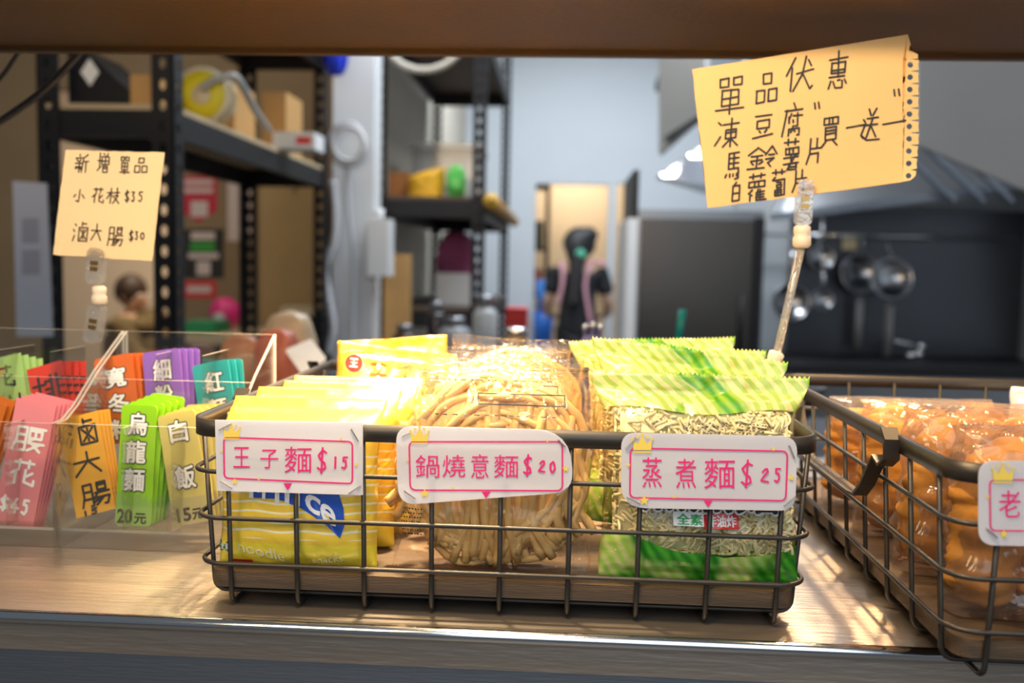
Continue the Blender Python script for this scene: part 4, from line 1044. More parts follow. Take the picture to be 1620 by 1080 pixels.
q = P(527, 118, 3.56)
m = MB()
m.grid(lambda u, v: Vector((-0.893+(0.022+0.024*math.sin(math.pi*v)**.5)*math.cos(6.28*u)*(1+.15*math.sin(u*18)), 3.56+(0.03+0.05*math.sin(math.pi*v)**.5)*math.sin(6.28*u), q.z+0.22*v)), 28, 14)
solo(m, 'blue_bag', color('blue_plastic', (0.005, 0.03, 0.55), 0.4), 'bright blue plastic bag hung at the far end of the top rack shelf', 'bag', (-0.893, 3.56, q.z), None, True)
# hanging paper, posters
def sheet(name, label, cat, px, Y, m_, deco=(), base=None):
    to = lambda x, y, e=0: P(x, y, Y)+Vector((0, -e, 0))
    b = MB(); b.prism([to(*p) for p in px], (0, .002, 0), 0); ms = [m_]
    for pts, mm in deco:
        if mm not in ms: ms.append(mm)
        poly2(b, pts, lambda x, y: to(x, y, .001), ms.index(mm))
    return solo(b, name, ms, label, cat, to(*px[-1]))
def qd(x0, y0, x1, y1): return [(x0, y0), (x1, y0), (x1, y1), (x0, y1)]
paper_b = color('bluish_paper', (0.66, 0.68, 0.76), 0.8); grey_pr = color('grey_print', (0.45, 0.45, 0.52), 0.8); peach = color('pinkish_paper', (0.72, 0.60, 0.55), 0.8)
dk_poster = color('dark_poster', (0.03, 0.028, 0.025), 0.5)
sheet('paper_sheet', 'bluish white paper sheet hanging on the left of the rack', 'paper', [(20, 286), (74, 290), (84, 532), (26, 532)], 2.1978, paper_b, [(qd(35, 345, 62, 385), grey_pr), (qd(35, 395, 64, 435), grey_pr)])
sheet('paper_strip', 'pinkish paper strip hanging right of the black posters', 'paper', qd(360, 262, 397, 381), 4.597, peach)
sheet('red_banner', 'red pointed banner with white lettering above the black poster', 'banner', [(286, 278), (343, 278), (343, 334), (314, 352), (286, 334)], 4.597, color('banner_red', (0.60, 0.03, 0.06), 0.6), [(qd(291, 284, 337, 292), peach), (qd(291, 297, 337, 305), peach), (qd(302, 318, 329, 343), peach)])
sheet('black_poster', 'black poster with a green band and grey square', 'poster', qd(289, 362, 354, 440), 4.597, dk_poster, [(qd(302, 367, 340, 379), peach), (qd(301, 382, 340, 397), color('poster_green', (0.05, 0.35, 0.05), 0.6)), (qd(298, 400, 346, 409), peach), (qd(311, 413, 333, 435), peach)])
sheet('red_notice', 'small red notice low on the tan wall', 'notice', qd(288, 444, 342, 471), 4.597, color('notice_red', (0.72, 0.04, 0.05), 0.6), [(qd(296, 452, 334, 463), peach)])
a, b = pbox(412, 272, 514, 482, 4.4, .03); k = thing('tan_door_panel', 'tan wooden panel with a round pale knob behind the left rack', 'panel', ((a[0]+b[0])/2, 4.4, 0))
part(MB().box((a[0], 4.4, 0), (b[0], 4.43, 1.80)), 'board', mat('tan_board', (0.42, 0.28, 0.12), 0.6, 0, .1, 4), k); q = P(465, 296, 4.4); m = MB(); m.lathe([(.004, .02), (.014, .018), (.018, .008), (.012, 0)], 16, M=Matrix.Translation(q) @ Matrix.Rotation(math.pi/2, 4, 'X')); part(m, 'knob', ply_m, k, True)
# low table with things on it, seen through the rack
def table(name, label, x0, x1, y0, y1, z, m_):
    k = thing(name, label, 'table', ((x0+x1)/2, (y0+y1)/2, 0)); part(MB().box((x0, y0, z-.04), (x1, y1, z)), 'table_top', m_, k)
    for x in (x0, x1-.05):
        for y in (y0, y1-.05): part(MB().box((x, y, 0), (x+.05, y+.05, z-.04)), 'leg', black_m, k)
tz = P(330, 528, 3.9).z
table('side_table', 'pale wooden side table behind the left rack', P(285, 520, 3.9).x, P(400, 520, 3.9).x, 3.85, 4.35, tz, ply_m)
a, b = pbox(288, 512, 338, 530, 3.9, .2, tz+.0005); k = solo(MB().box(a, (b[0], b[1], tz+.05)), 'green_box', color('box_green', (0.02, 0.26, 0.10), .6), 'flat green box on the pale side table', 'box', a)
q = P(357, 490, 4.17); m = MB(); m.lathe([(.03, 0), (.062, .03), (.072, .075), (.06, .12), (.03, .145), (.004, .15)], 24, (q.x, 4.16, tz+.0005)); k = thing('pink_helmet', 'round pink helmet on the side table below the posters', 'helmet', (q.x, 4.16, tz)); part(m, 'shell', color('hot_pink', (0.75, 0.03, 0.20), .4), k, True); m = MB(); m.lathe([(.002, 0), (.03, 0), (.034, .006)], 16, M=Matrix.Translation((q.x, 4.086, tz+.05)) @ Matrix.Rotation(-.0+math.pi/2, 4, 'X')); part(m, 'grey_patch', grey_h, k, True)
q = P(478, 490, 4.2); table('wooden_stand', 'small pale wooden stand before the tan panel', P(448, 490, 4.2).x, P(508, 490, 4.2).x, 4.15, 4.37, P(478, 486, 4.15).z, ply_m)
# pillar services
k = thing('switch_box', 'white electrical box fixed to the pale pillar', 'electrical box', (P(598, 430, 3.72).x, 3.75, P(598, 436, 3.7).z)); a, b = pbox(581, 346, 615, 436, 3.68, .07)
part(MB().box((a[0], 3.68, a[2]), (b[0], 3.80, b[2])), 'housing', white_pl, k); m = MB(); q = P(599, 340, 3.71); m.tube([(q.x, 3.71, b[2]), (q.x, 3.71, b[2]+.04)], .022, 12); part(m, 'gland', white_pl, k, True)
cabl = color('pale_grey_cable', (0.55, 0.56, 0.58), .5)
m = MB()
for r_, ox, oz in ((.07, 0, 0), (.064, .01, -.012), (.075, .004, -.02)):
    c0 = P(547, 222, 3.66); m.tube([c0+Vector((ox+r_*math.cos(t*.3927), (r_-.06)*2-.0, oz+r_*1.05*math.sin(t*.3927))) for t in range(16)], .008, 8, closed=True)
solo(m, 'cable_coil', cabl, 'coil of pale grey cable hung on the pillar', 'cable', P(547, 222, 3.66), None, True)
pts = [P(*q, 3.68) for q in ((527, 285), (531, 340), (528, 385), (514, 425), (520, 470), (527, 520), (518, 560))]
m = MB(); m.tube(smooth(pts), .016, 10); solo(m, 'grey_pipe', cabl, 'pale grey flexible pipe wavering down the pillar', 'pipe', pts[-1], None, True)
pts = [P(*q, 3.70) for q in ((548, 250), (552, 330), (560, 420), (556, 560))]
m = MB(); m.tube(smooth(pts), .010, 8); solo(m, 'grey_cable', cabl, 'straight grey cable down the face of the pillar', 'cable', pts[-1], None, True)
for lab, qs in (('thick black cable drooping from the beam at the upper left', ((160, 36), (118, 92), (60, 150), (-30, 212))), ('thinner black cable in the top left corner', ((60, 36), (30, 82), (0, 124), (-40, 160)))):
    pts = [P(x, y, 1.036+.012*i) for i, (x, y) in enumerate(qs)]; m = MB(); m.tube(smooth(pts), .0042 if 'thick ' in lab else .0026, 8); solo(m, 'power_cable', rubber_blk, lab, 'cable', pts[-1], 'black cables hanging from the beam', True)
# on the middle rack
Z2 = 1.585+.0145
def sack(name, label, cat, x, y, z, w, d, h, m_, seed=1, wr=.02, group=None):
    m = MB()
    def f(u, v):
        a = 6.2832*u; e = math.sin(math.pi*min(1, .06+v*.94))**.28; k = 1+wr*5*noise.noise(Vector((math.cos(a)*1.5+seed, math.sin(a)*1.5, v*4)))
        return Vector((x+w/2*e*k*math.copysign(abs(math.cos(a))**.5, math.cos(a)), y+d/2*e*k*math.copysign(abs(math.sin(a))**.5, math.sin(a)), z+h*v))
    m.grid(f, 44, 26); m.f.append(tuple(range(43, -1, -1))); m.m.append(0)
    return solo(m, name, m_, label, cat, (x, y, z), group, True)
a, b = pbox(615, 272, 646, 306, 4.2, .25, Z2); solo(MB().box((a[0], a[1], a[2]), b), 'orange_carton', color('orange_brown', (0.35, 0.13, 0.03), .7), 'orange brown carton at the left of the rack shelf', 'box', a)
q = P(672, 285, 4.15)
m = MB(); yp = Pack(0.17, 0.15, 0.15, 51, ct=0.0, cb=-0.3, wr=0.010, bulge=0.3, pinch=0.02)
m.grid(lambda u, v: (lambda w: Vector((w.x, w.y, w.z*(0.66+2.0*(w.x+0.085)))))(yp.S(u, v, -1)), 24, 20); m.grid(lambda u, v: (lambda w: Vector((w.x, w.y, w.z*(0.66+2.0*(w.x+0.085)))))(yp.S(1-u, v, 1)), 24, 20)
o = solo(m, 'yellow_sack', color('sack_yellow', (0.80, 0.42, 0.02), .5), 'orange yellow sack slumped on the middle rack shelf', 'bag', (0, 0, 0), None, True); o.location = (q.x+.005, 4.17, Z2)
q = P(718, 280, 4.12); sack('green_bag', 'shiny green plastic bag beside the yellow sack', 'bag', q.x+.012, 4.13, Z2, .085, .12, .15, mat('bag_green', (0.12, 0.58, 0.10), .2), 4)
q = P(640, 270, 4.12); 
k = thing('plastic_tub', 'large translucent tub behind the yellow sack on the rack', 'tub', (-.55, 4.6, Z2)); tub = clear_mat('cloudy_tub', (.8, .8, .8), .05, .2, haze=.35, hcol=(.6, .58, .55))
m = MB(); m.box((-.74, 4.45, Z2), (-.42, 4.85, Z2+.26)); part(m, 'tub_body', tub, k); m = MB(); m.box((-.755, 4.435, Z2+.26), (-.405, 4.865, Z2+.285)); part(m, 'tub_lid', tub, k)
pA, pB = Vector((RX1+.033, 3.95, Z2-.02)), Vector((RX1+.033, 5.82, Z2-.02)); m = MB(); m.tube([pA, pB], .032, 18); k = solo(m, 'cardboard_tube', mat('tube_card', (0.50, 0.30, 0.12), .7), 'long cardboard tube lying along the edge of the rack shelf', 'tube', pA, None, True); m = MB(); m.tube([pA-Vector((0, .002, 0)), pA], .034, 18); m.tube([pA-Vector((0, .003, 0)), pA-Vector((0, .002, 0))], .010, 12, mi=1); part(m, 'end_cap', [color('cap_ochre', (.55, .32, .03), .5), black_m], k, True)
cz = P(670, 90, 3.95); m = MB(); R_ = .165; m.tube([(cz.x+R_*math.cos(t*.1963), 3.95, cz.z+.08+R_*.82*math.sin(t*.1963)) for t in range(32)], .016, 10, closed=True); solo(m, 'hose_loop', color('beige_hose', (.48, .44, .37), .5), 'beige hose loop hanging at the top of the middle rack', 'hose', (cz.x, 3.95, cz.z-.06), None, True)
Z3 = 1.10+.0145
a, b = pbox(601, 402, 650, 520, 3.96, .3); solo(MB().box((-.765, 3.91, 0.0), (b[0], 3.99, b[2])), 'tall_carton', card_m, 'tall orange brown carton standing below the white electrical box', 'box', (-.765, 3.91, 0))
q = P(718, 395, 4.6); sack('pink_backpack', 'dark and pink backpack on the middle rack', 'bag', q.x+.02, 4.55, Z3, .20, .2, .36, mat('pink_print_cloth', (0.30, 0.06, 0.16), .8, 0, .9, 7), 6)
q = P(720, 440, 4.3); k = solo(MB().box((q.x-.085, 4.28, Z3), (q.x+.075, 4.32, Z3+.15)), 'white_pack', white_pl, 'white pack standing in front of the backpack', 'pack', (q.x, 4.28, Z3))
rd = random.Random(12)
tz3 = 0.93
table('prep_table', 'dark prep table before the middle rack', -.85, -.05, 3.0, 3.45, tz3, steel_dark)
for i, (x, n_, c_, r_, h_) in enumerate([(640, 'brown glass jar among the clutter before the rack', (.10, .05, .02), .04, .17), (664, 'squat tan jar among the clutter before the rack', (.45, .26, .16), .05, .11), (690, 'dark sauce bottle among the clutter before the rack', (.03, .02, .02), .035, .24), (720, 'grey steel canister among the clutter before the rack', (.35, .36, .38), .055, .2), (768, 'pale tall canister under the rack edge', (.45, .47, .48), .045, .27)]):
    q = P(x, 500, 3.08+.12*(i % 3)); y = 3.08+.12*(i % 3); k = thing('jar', n_, 'jar', (q.x, y, tz3), group='jars on the prep table'); m = MB(); m.lathe([(r_*.9, 0), (r_, .01), (r_, h_*.75), (r_*.6, h_*.86)], 20, (q.x, y, tz3)); part(m, 'jar_body', color(f'jar_{i}', c_, .25), k, True); m = MB(); m.lathe([(r_*.66, h_*.86), (r_*.66, h_*.97), (r_*.6, h_)], 20, (q.x, y, tz3)); part(m, 'lid', steel_dark, k, True)
a, b = pbox(797, 490, 832, 520, 3.1, .15, tz3); solo(MB().box((a[0], 3.2, tz3), (b[0], 3.35, b[2])), 'red_box', color('box_red', (.65, .02, .02), .4), 'bright red box on the prep table right of the rack', 'box', (a[0], 3.2, tz3))

# worktop just behind the counter with small things on it
WZ = 1.0
k = thing('worktop', 'steel worktop close behind the serving counter', 'table', (0, 1.7, 0)); part(MB().box((-1.05, 1.45, WZ-.03), (1.0, 1.95, WZ)), 'table_top', steel_dark, k)
for x in (-1.0, .95):
    for y in (1.48, 1.9): part(MB().box((x, y, 0), (x+.03, y+.03, WZ-.03)), 'leg', steel_dark, k)
meat = mat('raw_meat', (0.68, 0.16, 0.09), .4, 0, .7, 9); pale_meat = mat('pale_meat', (.75, .55, .35), .4, 0, .4, 9)
q = P(436, 575, 1.55); sack('meat_bag', 'reddish bag of sliced meat behind the organiser', 'bag', q.x-.012, 1.60, WZ, .085, .08, .19, meat, 3, .03, 'bags of ingredients behind the counter')
q = P(470, 545, 1.7); sack('meat_bag', 'pale bag of ingredients behind the tablet', 'bag', q.x-.02, 1.72, WZ, .10, .10, .215, pale_meat, 8, .03, 'bags of ingredients behind the counter')
q = P(412, 585, 1.66); sack('meat_bag', 'orange bag of ingredients left of the meat bag', 'bag', q.x-.05, 1.70, WZ, .08, .08, .17, mat('orange_meat', (.75, .28, .12), .4, 0, .5, 9), 5, .03, 'bags of ingredients behind the counter')
k = thing('tablet_stand', 'grey screened order tablet tilted on its stand behind the yellow packs', 'tablet', P(485, 600, 1.5)); k.location.z = WZ
A, B2, C2, D2 = P(452, 556, 1.5), P(490, 540, 1.52), P(514, 571, 1.46), P(478, 592, 1.44); m = MB(); m.prism([A, B2, C2, D2], (0, .008, .004)); tb = part(m, 'casing', white_pl, k); c_ = (A+B2+C2+D2)/4; m = MB(); m.prism([c_+(p-c_)*.88+Vector((0, -.0012, -.0008)) for p in (A, B2, C2, D2)], (0, .001, 0)); part(m, 'screen', color('tablet_screen', (.16, .16, .24), .2), k, under=tb); m = MB(); m.tube([c_+Vector((0, .012, 0)), (c_.x, 1.52, WZ)], .008, 10); m.lathe([(.05, 0), (.05, .008), (.02, .012)], 20, (c_.x, 1.52, WZ)); part(m, 'stand', black_m, k)
q = P(816, 540, 1.5); k = thing('shaker', 'glass shaker with a shiny steel lid behind the fried noodles', 'shaker', (q.x, 1.5, WZ)); zt = P(816, 517, 1.5).z; m = MB(); m.lathe([(.019, 0), (.020, .01), (.020, zt-WZ-.03), (.018, zt-WZ-.012)], 16, (q.x, 1.5, WZ)); part(m, 'body', color('spice', (.22, .16, .10), .2), k, True); m = MB(); m.lathe([(.019, zt-WZ-.012), (.019, zt-WZ-.004), (.013, zt-WZ)], 16, (q.x, 1.5, WZ)); part(m, 'lid', chrome, k, True)
q = P(936, 560, 1.4+.1); k = thing('pump_bottle', 'violet bottle with a cluster of steel nozzles behind the fried noodles', 'bottle', (q.x, 1.5, WZ)); zt = P(936, 532, 1.5).z; m = MB(); m.lathe([(.021, 0), (.023, .01), (.023, zt-WZ-.02), (.015, zt-WZ)], 18, (q.x, 1.5, WZ)); part(m, 'body', mat('violet_liquid', (.16, .13, .34), .15), k, True)
for dx in (-.012, 0, .012): m = MB(); m.lathe([(.003, 0), (.003, .012), (.0055, .014), (.0055, .019), (.002, .022)], 10, (q.x+dx, 1.5, zt-.002+(.003 if dx == 0 else 0))); part(m, 'nozzle', chrome, k, True)
q = P(1074, 555, 1.6); A, B2, C2 = P(1070, 590, 1.6), P(1073, 538, 1.61), P(1080, 490, 1.62); k = thing('spatula', 'spatula with a teal handle standing behind the leaf printed packs', 'spatula', (A.x, 1.6, WZ)); m = MB(); m.tube([B2, C2], .007, 10); part(m, 'handle', color('teal_handle', (.0, .30, .27), .4), k, True); m = MB(); m.tube([Vector((A.x-.004, 1.6, WZ+.001)), A, B2], .0045, 8); part(m, 'shaft', chrome, k, True)
q = P(1182, 560, 1.75); k = thing('wok', 'black wok with a long handle at the right end of the worktop', 'wok', (q.x, 1.72, WZ)); m = MB(); m.lathe([(.04, 0), (.09, .02), (.125, .06), (.14, .10), (.136, .10), (.12, .06), (.085, .025), (.03, .008)], 28, (q.x, 1.72, WZ)); part(m, 'bowl', black_m, k, True); m = MB(); m.tube([(q.x-.12, 1.70, WZ+.08), (q.x-.2, 1.66, WZ+.10), (q.x-.30, 1.60, WZ+.115)], .011, 10); part(m, 'handle', black_m, k, True)

# ---------------------------------------------------------------- kitchen on the right
fr0, fr1 = P(1010, 330, 4.0), P(1212, 330, 4.0)
k = thing('steel_cabinet', 'tall dark stainless cabinet right of the doorway', 'cabinet', ((fr0.x+fr1.x)/2, 4.3, 0)); part(MB().box((fr0.x, 4.02, 0.05), (fr1.x, 4.7, fr0.z)), 'body', steel_dark, k)
d_ = part(MB().box((fr0.x+.015, 4.0, .12), (fr1.x-.05, 4.02, fr0.z-.04)), 'door', mat('cabinet_door_steel', (.12, .11, .10), .25, .8, .3, 1.5), k); m = MB(); m.tube([(fr1.x-.09, 3.975, .9), (fr1.x-.09, 3.975, 1.2)], .010, 8); part(m, 'handle', black_m, k, True, under=d_)
part(MB().box((fr1.x-.045, 3.995, .1), (fr1.x-.002, 4.02, fr0.z-.03)), 'side_trim', black_m, k); part(MB().box((fr0.x+.02, 4.06, 0), (fr1.x-.02, 4.66, .05)), 'plinth', black_m, k)
a, b = pbox(1001, 268, 1014, 345, 3.96, .03); k = thing('freezer_edge', 'white freezer with a black top edge beside the steel cabinet', 'freezer', ((a[0]+b[0])/2, 4.2, 0)); zz = P(1005, 345, 3.96).z
part(MB().box((a[0]-.02, 3.96, 0), (fr0.x-.002, 4.6, zz)), 'body', white_pl, k); part(MB().box((a[0], 3.98, zz), (fr0.x-.002, 4.6, b[2])), 'top_panel', black_m, k)
# tiled back wall of the cooking line and its dark splashback
t0, t1, t2 = P(1196, 300, 4.3), P(1288, 300, 4.3), P(1700, 300, 4.3)
struct('wall_cooking_line', MB().box((fr1.x+.01, 4.72, 0), (2.3, 4.80, 2.9)), wall_cool)
solo(MB().box((t1.x, 4.68, .85), (2.28, 4.715, 1.62)), 'splashback', mat('splashback_steel', (.10, .105, .12), .30, .8, .25, 1.6), 'dark steel splashback behind the hanging ladles', 'splashback', (t1.x, 4.68, .85))
k = thing('cooking_range', 'dark steel cooking range under the hood', 'range', (1.75, 4.4, 0)); part(MB().box((fr1.x+.06, 4.05, .1), (2.25, 4.66, .86)), 'body', steel_dark, k); part(MB().box((fr1.x+.05, 4.03, .86), (2.26, 4.67, .9)), 'top', black_m, k); part(MB().box((fr1.x+.1, 4.1, 0), (2.2, 4.6, .1)), 'plinth', black_m, k)
rail = MB(); rz = P(1340, 405, 4.6).z+.1; rail.tube([(t0.x+.05, 4.60, rz), (2.2, 4.60, rz)], .008, 8); rk = thing('hanging_rail', 'steel rail carrying the ladles in front of the splashback', 'rail', (t0.x+.05, 4.6, rz)); part(rail, 'bar', chrome, rk, True)
for x in (t0.x+.12, 2.1): m = MB(); m.tube([(x, 4.6, rz), (x, 4.679, rz)], .006, 8); part(m, 'bracket', chrome, rk)
for i, (lab, bx, by, br, hl, up) in enumerate([('round steel ladle hanging at the left over the pale wall', 1252, 478, 30, 60, True), ('small steel ladle hanging second from the left', 1302, 474, 17, 30, True), ('wide steel skimmer with its bowl up, handle pointing down', 1364, 432, 33, 75, False), ('wide steel skimmer right of the similar one, lower on the rail', 1411, 440, 33, 78, False), ('small round skimmer hung high left of the wide ones', 1300, 408, 20, 40, True)]):
    Yl = 4.46 if i in (1, 3) else 4.58; c0 = P(bx, by, Yl); r_ = br/1450*Yl; k = thing('ladle', lab, 'ladle', c0, group='ladles and skimmers over the range'); Mx = Matrix.Translation(c0) @ Matrix.Rotation(math.pi/2-.15, 4, 'X')
    m = MB(); m.lathe([(r_*.15, -r_*.42), (r_*.6, -r_*.32), (r_*.9, -r_*.1), (r_, 0), (r_*.93, .002), (r_*.85, -r_*.08), (r_*.5, -r_*.28), (r_*.1, -r_*.38)], 24, M=Mx); part(m, 'bowl', mat('ladle_steel', (.45, .46, .48), .22, 1.0), k, True)
    m = MB(); s_ = 1 if up else -1; e_ = c0+Vector((0, .01, s_*(r_+hl/1450*Yl))); m.tube([c0+Vector((0, .004, s_*r_*.95)), e_], .010, 8); hd = part(m, 'shaft', chrome, k, True)
    if not up: m = MB(); m.tube([c0+Vector((0, .004, s_*r_*1.3)), e_+Vector((0, 0, -.03))], .020, 10); part(m, 'grip', mat('ladle_grip', (.35, .35, .36), .5), k, True)
    if not up: m = MB(); m.tube([c0+Vector((0, .01, r_)), (c0.x, 4.60, rz)], .004, 6); part(m, 'hook', chrome, k, True)
    if up: m = MB(); m.tube([e_, (c0.x, 4.60, max(rz, e_.z+.005))], .004, 6); part(m, 'hook', chrome, k, True)
q = P(1345, 382, 4.67); solo(MB().box((q.x-.035, 4.674, q.z-.04), (q.x+.035, 4.6795, q.z+.04)), 'yellowed_tag', color('old_paper', (.72, .62, .40), .8), 'small yellowed square tag on the dark splashback', 'tag', q)
for i, (lab, x, y, c_) in enumerate([('black gas burner knob nozzle with bright steel tip on the range', 1455, 575, 0)]):
    k = thing('tap', 'steel tap with round knobs in front of the splashback', 'tap', (P(x, y, 4.4).x, 4.45, .9)); p0 = P(1462, 555, 4.4); m = MB(); m.tube(smooth([(p0.x, 4.45, .9), (p0.x, 4.45, p0.z), P(1440, 545, 4.42), P(1415, 540, 4.40)]), .012, 10); part(m, 'spout', chrome, k, True)
    for qx, qy in ((1457, 548), (1453, 560), (1440, 562)): c0 = P(qx, qy, 4.40); m = MB(); m.lathe([(.004, -.02), (.018, -.012), (.022, 0), (.018, .012), (.004, .02)], 14, c0); part(m, 'knob', chrome, k, True)
# hood
hood_grey = mat('hood_steel', (.46, .46, .46), .45, .6, .1, 2)
k = thing('range_hood', 'grey steel range hood with dark filters above the splashback', 'range hood', (1.7, 4.0, 1.62))
Yh = 3.2
poly = [P(1452, 60, Yh), P(1700, 60, Yh), P(1700, 336, Yh), P(1620, 300, Yh), P(1452, 229, Yh)]
m = MB(); m.prism(poly, (0, .02, 0)); part(m, 'front_panel', hood_grey, k)
A = P(1220, 350, 4.1); B2 = P(1720, 285, 4.1)
m = MB(); m.prism([A, B2, B2+Vector((0, 0, .035)), A+Vector((0, 0, .035))], (0, .03, 0)); part(m, 'lip', steel, k)
m = MB(); m.prism([P(1220, 348, 4.12), P(1720, 285, 4.12), P(1720, 100, 4.6), P(1300, 100, 4.6)], (0, .01, .01)); part(m, 'filter_bank', steel_dark, k)
for i in range(7):
    x = 1400+i*45; m = MB(); m.tube([P(x, 215, 3.9), P(x+110, 318, 4.08)], .014, 8); part(m, 'filter_rail', steel, k)
m = MB(); m.prism([P(1042, 245, 4.9), P(1115, 180, 4.2), P(1115, 60, 4.2), P(1042, 60, 4.9)], (.02, 0, 0)); part(m, 'side_panel', hood_grey, k)
m = MB(); m.prism([P(1058, 226, 4.7), P(1112, 190, 4.15), P(1112, 182, 4.15), P(1058, 216, 4.7)], (-.02, 0, 0)); part(m, 'edge_trim', black_m, k)
m = MB(); m.prism([P(1038, 283, 4.6), P(1112, 232, 4.0), P(1200, 300, 4.0), P(1125, 310, 4.6)], (0, 0, .01)); u_ = part(m, 'underside', mat('hood_light_panel', (.7, .72, .78), .25, .5), k)
for x, y, Y in ((1058, 274, 4.4), (1102, 243, 4.05)):
    c0 = P(x, y, Y)+Vector((0, 0, -.004)); m = MB(); m.lathe([(.004, -.012), (.03, -.010), (.036, 0)], 16, c0); part(m, 'lamp_lens', color('lamp_lens', (1, 1, 1), .3, emit=14), k, True, under=u_)
a, b = pbox(1055, 60, 1100, 112, 5.0, .3); k = thing('duct_box', 'grey duct box with a dark band high beside the hood', 'duct', a); part(MB().box(a, (b[0], b[1], 2.9)), 'duct', hood_grey, k); a2, b2 = pbox(1046, 110, 1098, 126, 4.98, .34); part(MB().box(a2, b2), 'band', black_m, k)

# ---------------------------------------------------------------- people
def skinned(name, joints, edges, m_, parent, sub=2):
    me = bpy.data.meshes.new(name); me.from_pydata([j[0] for j in joints], edges, []); me.update()
    me.materials.append(m_); o = bpy.data.objects.new(name, me); COL.objects.link(o)
    if parent: o.parent = parent
    s = o.modifiers.new('Skin', 'SKIN'); s.use_smooth_shade = True
    if not me.skin_vertices: 
        bpy.context.view_layer.objects.active = o
    lay = me.skin_vertices[0].data if len(me.skin_vertices) else None
    if lay:
        for i, j in enumerate(joints): r = j[1] if isinstance(j[1], tuple) else (j[1], j[1]); lay[i].radius = r
        lay[0].use_root = True
    b = o.modifiers.new('Subsurf', 'SUBSURF'); b.levels = sub; b.render_levels = sub
    return o
def blob(m, c, r, seed=0, amp=0.0, nu=20, nv=14):
    c = Vector(c)
    m.grid(lambda u, v: c + Vector((r[0]*math.sin(math.pi*v)*math.cos(6.2832*u), r[1]*math.sin(math.pi*v)*math.sin(6.2832*u), -r[2]*math.cos(math.pi*v)))*(1+amp*noise.noise(Vector((math.cos(6.28*u)*2+seed, math.sin(6.28*u)*2, v*4)))), nu, nv)
def face(root, c, fwd, s=1.0):
    """eyes, nose, mouth and ears on a head at c looking along fwd (both in the person's space)"""
    f = Vector(fwd).normalized(); sd = Vector((0, 0, 1)).cross(f).normalized(); c = Vector(c)
    for k in (-1, 1):
        m = MB(); blob(m, c+f*.088*s+sd*k*.032*s+Vector((0, 0, .008)), (.013*s, .013*s, .009*s)); m.build('eye', white_pl, root, True)
        m = MB(); blob(m, c+sd*k*.076*s, (.014*s, .022*s, .032*s)); m.build('ear', skin_m, root, True)
    m = MB(); blob(m, c+f*.102*s+Vector((0, 0, -.022*s)), (.014*s, .018*s, .022*s)); m.build('nose', skin_m, root, True)
    m = MB(); blob(m, c+f*.090*s+Vector((0, 0, -.060*s)), (.024*s, .012*s, .007*s)); m.build('mouth', color('lips', (.45, .16, .13), .5), root, True)
def hand(parent, w, d, s=1.0):
    """palm with four curled fingers and a thumb, from wrist w along direction d"""
    d = Vector(d).normalized(); sd = d.orthogonal().normalized(); nn = d.cross(sd)
    J = [(w, .020*s), (w+d*.045*s, (.036*s, .016*s)), (w+d*.085*s, (.036*s, .013*s))]; E_ = [(0, 1), (1, 2)]
    for k, ln in ((-1.5, .055), (-.5, .070), (.5, .074), (1.5, .066)):
        b0 = w+d*.088*s+sd*k*.019*s; i = len(J); J += [(b0, .009*s), (b0+d*ln*.5*s+nn*.006*s, .0085*s), (b0+d*ln*s*.85+nn*.024*s, .007*s)]; E_ += [(2, i), (i, i+1), (i+1, i+2)]
    i = len(J); J += [(w+d*.04*s+sd*.034*s, .011*s), (w+d*.075*s+sd*.055*s+nn*.01*s, .009*s), (w+d*.10*s+sd*.052*s+nn*.02*s, .008*s)]; E_ += [(1, i), (i, i+1), (i+1, i+2)]
    return J, E_
def add_chain(J, E_, j2, e2, at):
    o = len(J); J += j2; E_ += [(a+o, b+o) for a, b in e2]; E_.append((at, o))
# worker in the doorway, seen from behind
px_, Yp = P(915, 450, 7.2).x, 7.2
per = thing('person', 'person in a black shirt with pink straps seen from behind in the doorway', 'person', (px_, Yp, 0))
V = Vector
J = [(V((0, 0, .93)), (.15, .11)), (V((0, 0, 1.08)), (.125, .10)), (V((0, .02, 1.25)), (.165, .105)), (V((0, .03, 1.36)), (.13, .08)), (V((0, .04, 1.42)), .055), (V((.0, .05, 1.50)), (.075, .09)), (V((0, .05, 1.58)), (.072, .088))]
E_ = [(0, 1), (1, 2), (2, 3), (3, 4), (4, 5), (5, 6)]
for s_ in (-1, 1):
    i = len(J); J += [(V((s_*.17, .03, 1.32)), .062), (V((s_*.235, .03, 1.08)), .046), (V((s_*.245, .15, .98)), .036), (V((s_*.20, .26, .96)), .026)]; E_ += [(3, i), (i, i+1), (i+1, i+2), (i+2, i+3)]
    hj, he = hand(None, V((s_*.19, .275, .955)), (-s_*.2, 1, -.1)); add_chain(J, E_, hj, he, i+3)
    i = len(J); J += [(V((s_*.085, 0, .82)), .085), (V((s_*.09, .01, .48)), .058), (V((s_*.09, -.01, .10)), .038), (V((s_*.09, .12, .035)), .033)]; E_ += [(0, i), (i, i+1), (i+1, i+2), (i+2, i+3)]
skinned('body', J, E_, skin_m, per)
face(per, (0, .05, 1.54), (0, 1, 0))
shirt = [(V((0, 0, .74)), (.185, .14)), (V((0, 0, .90)), (.175, .135)), (V((0, 0, 1.08)), (.142, .118)), (V((0, .02, 1.25)), (.182, .122)), (V((0, .03, 1.365)), (.14, .09))]; se = [(0, 1), (1, 2), (2, 3), (3, 4)]
for s_ in (-1, 1): i = len(shirt); shirt += [(V((s_*.17, .03, 1.32)), .082), (V((s_*.225, .03, 1.13)), .072)]; se += [(4, i), (i, i+1)]
skinned('shirt', shirt, se, black_cloth, per)
tr_ = [(V((0, 0, .93)), (.165, .125))]; te = []
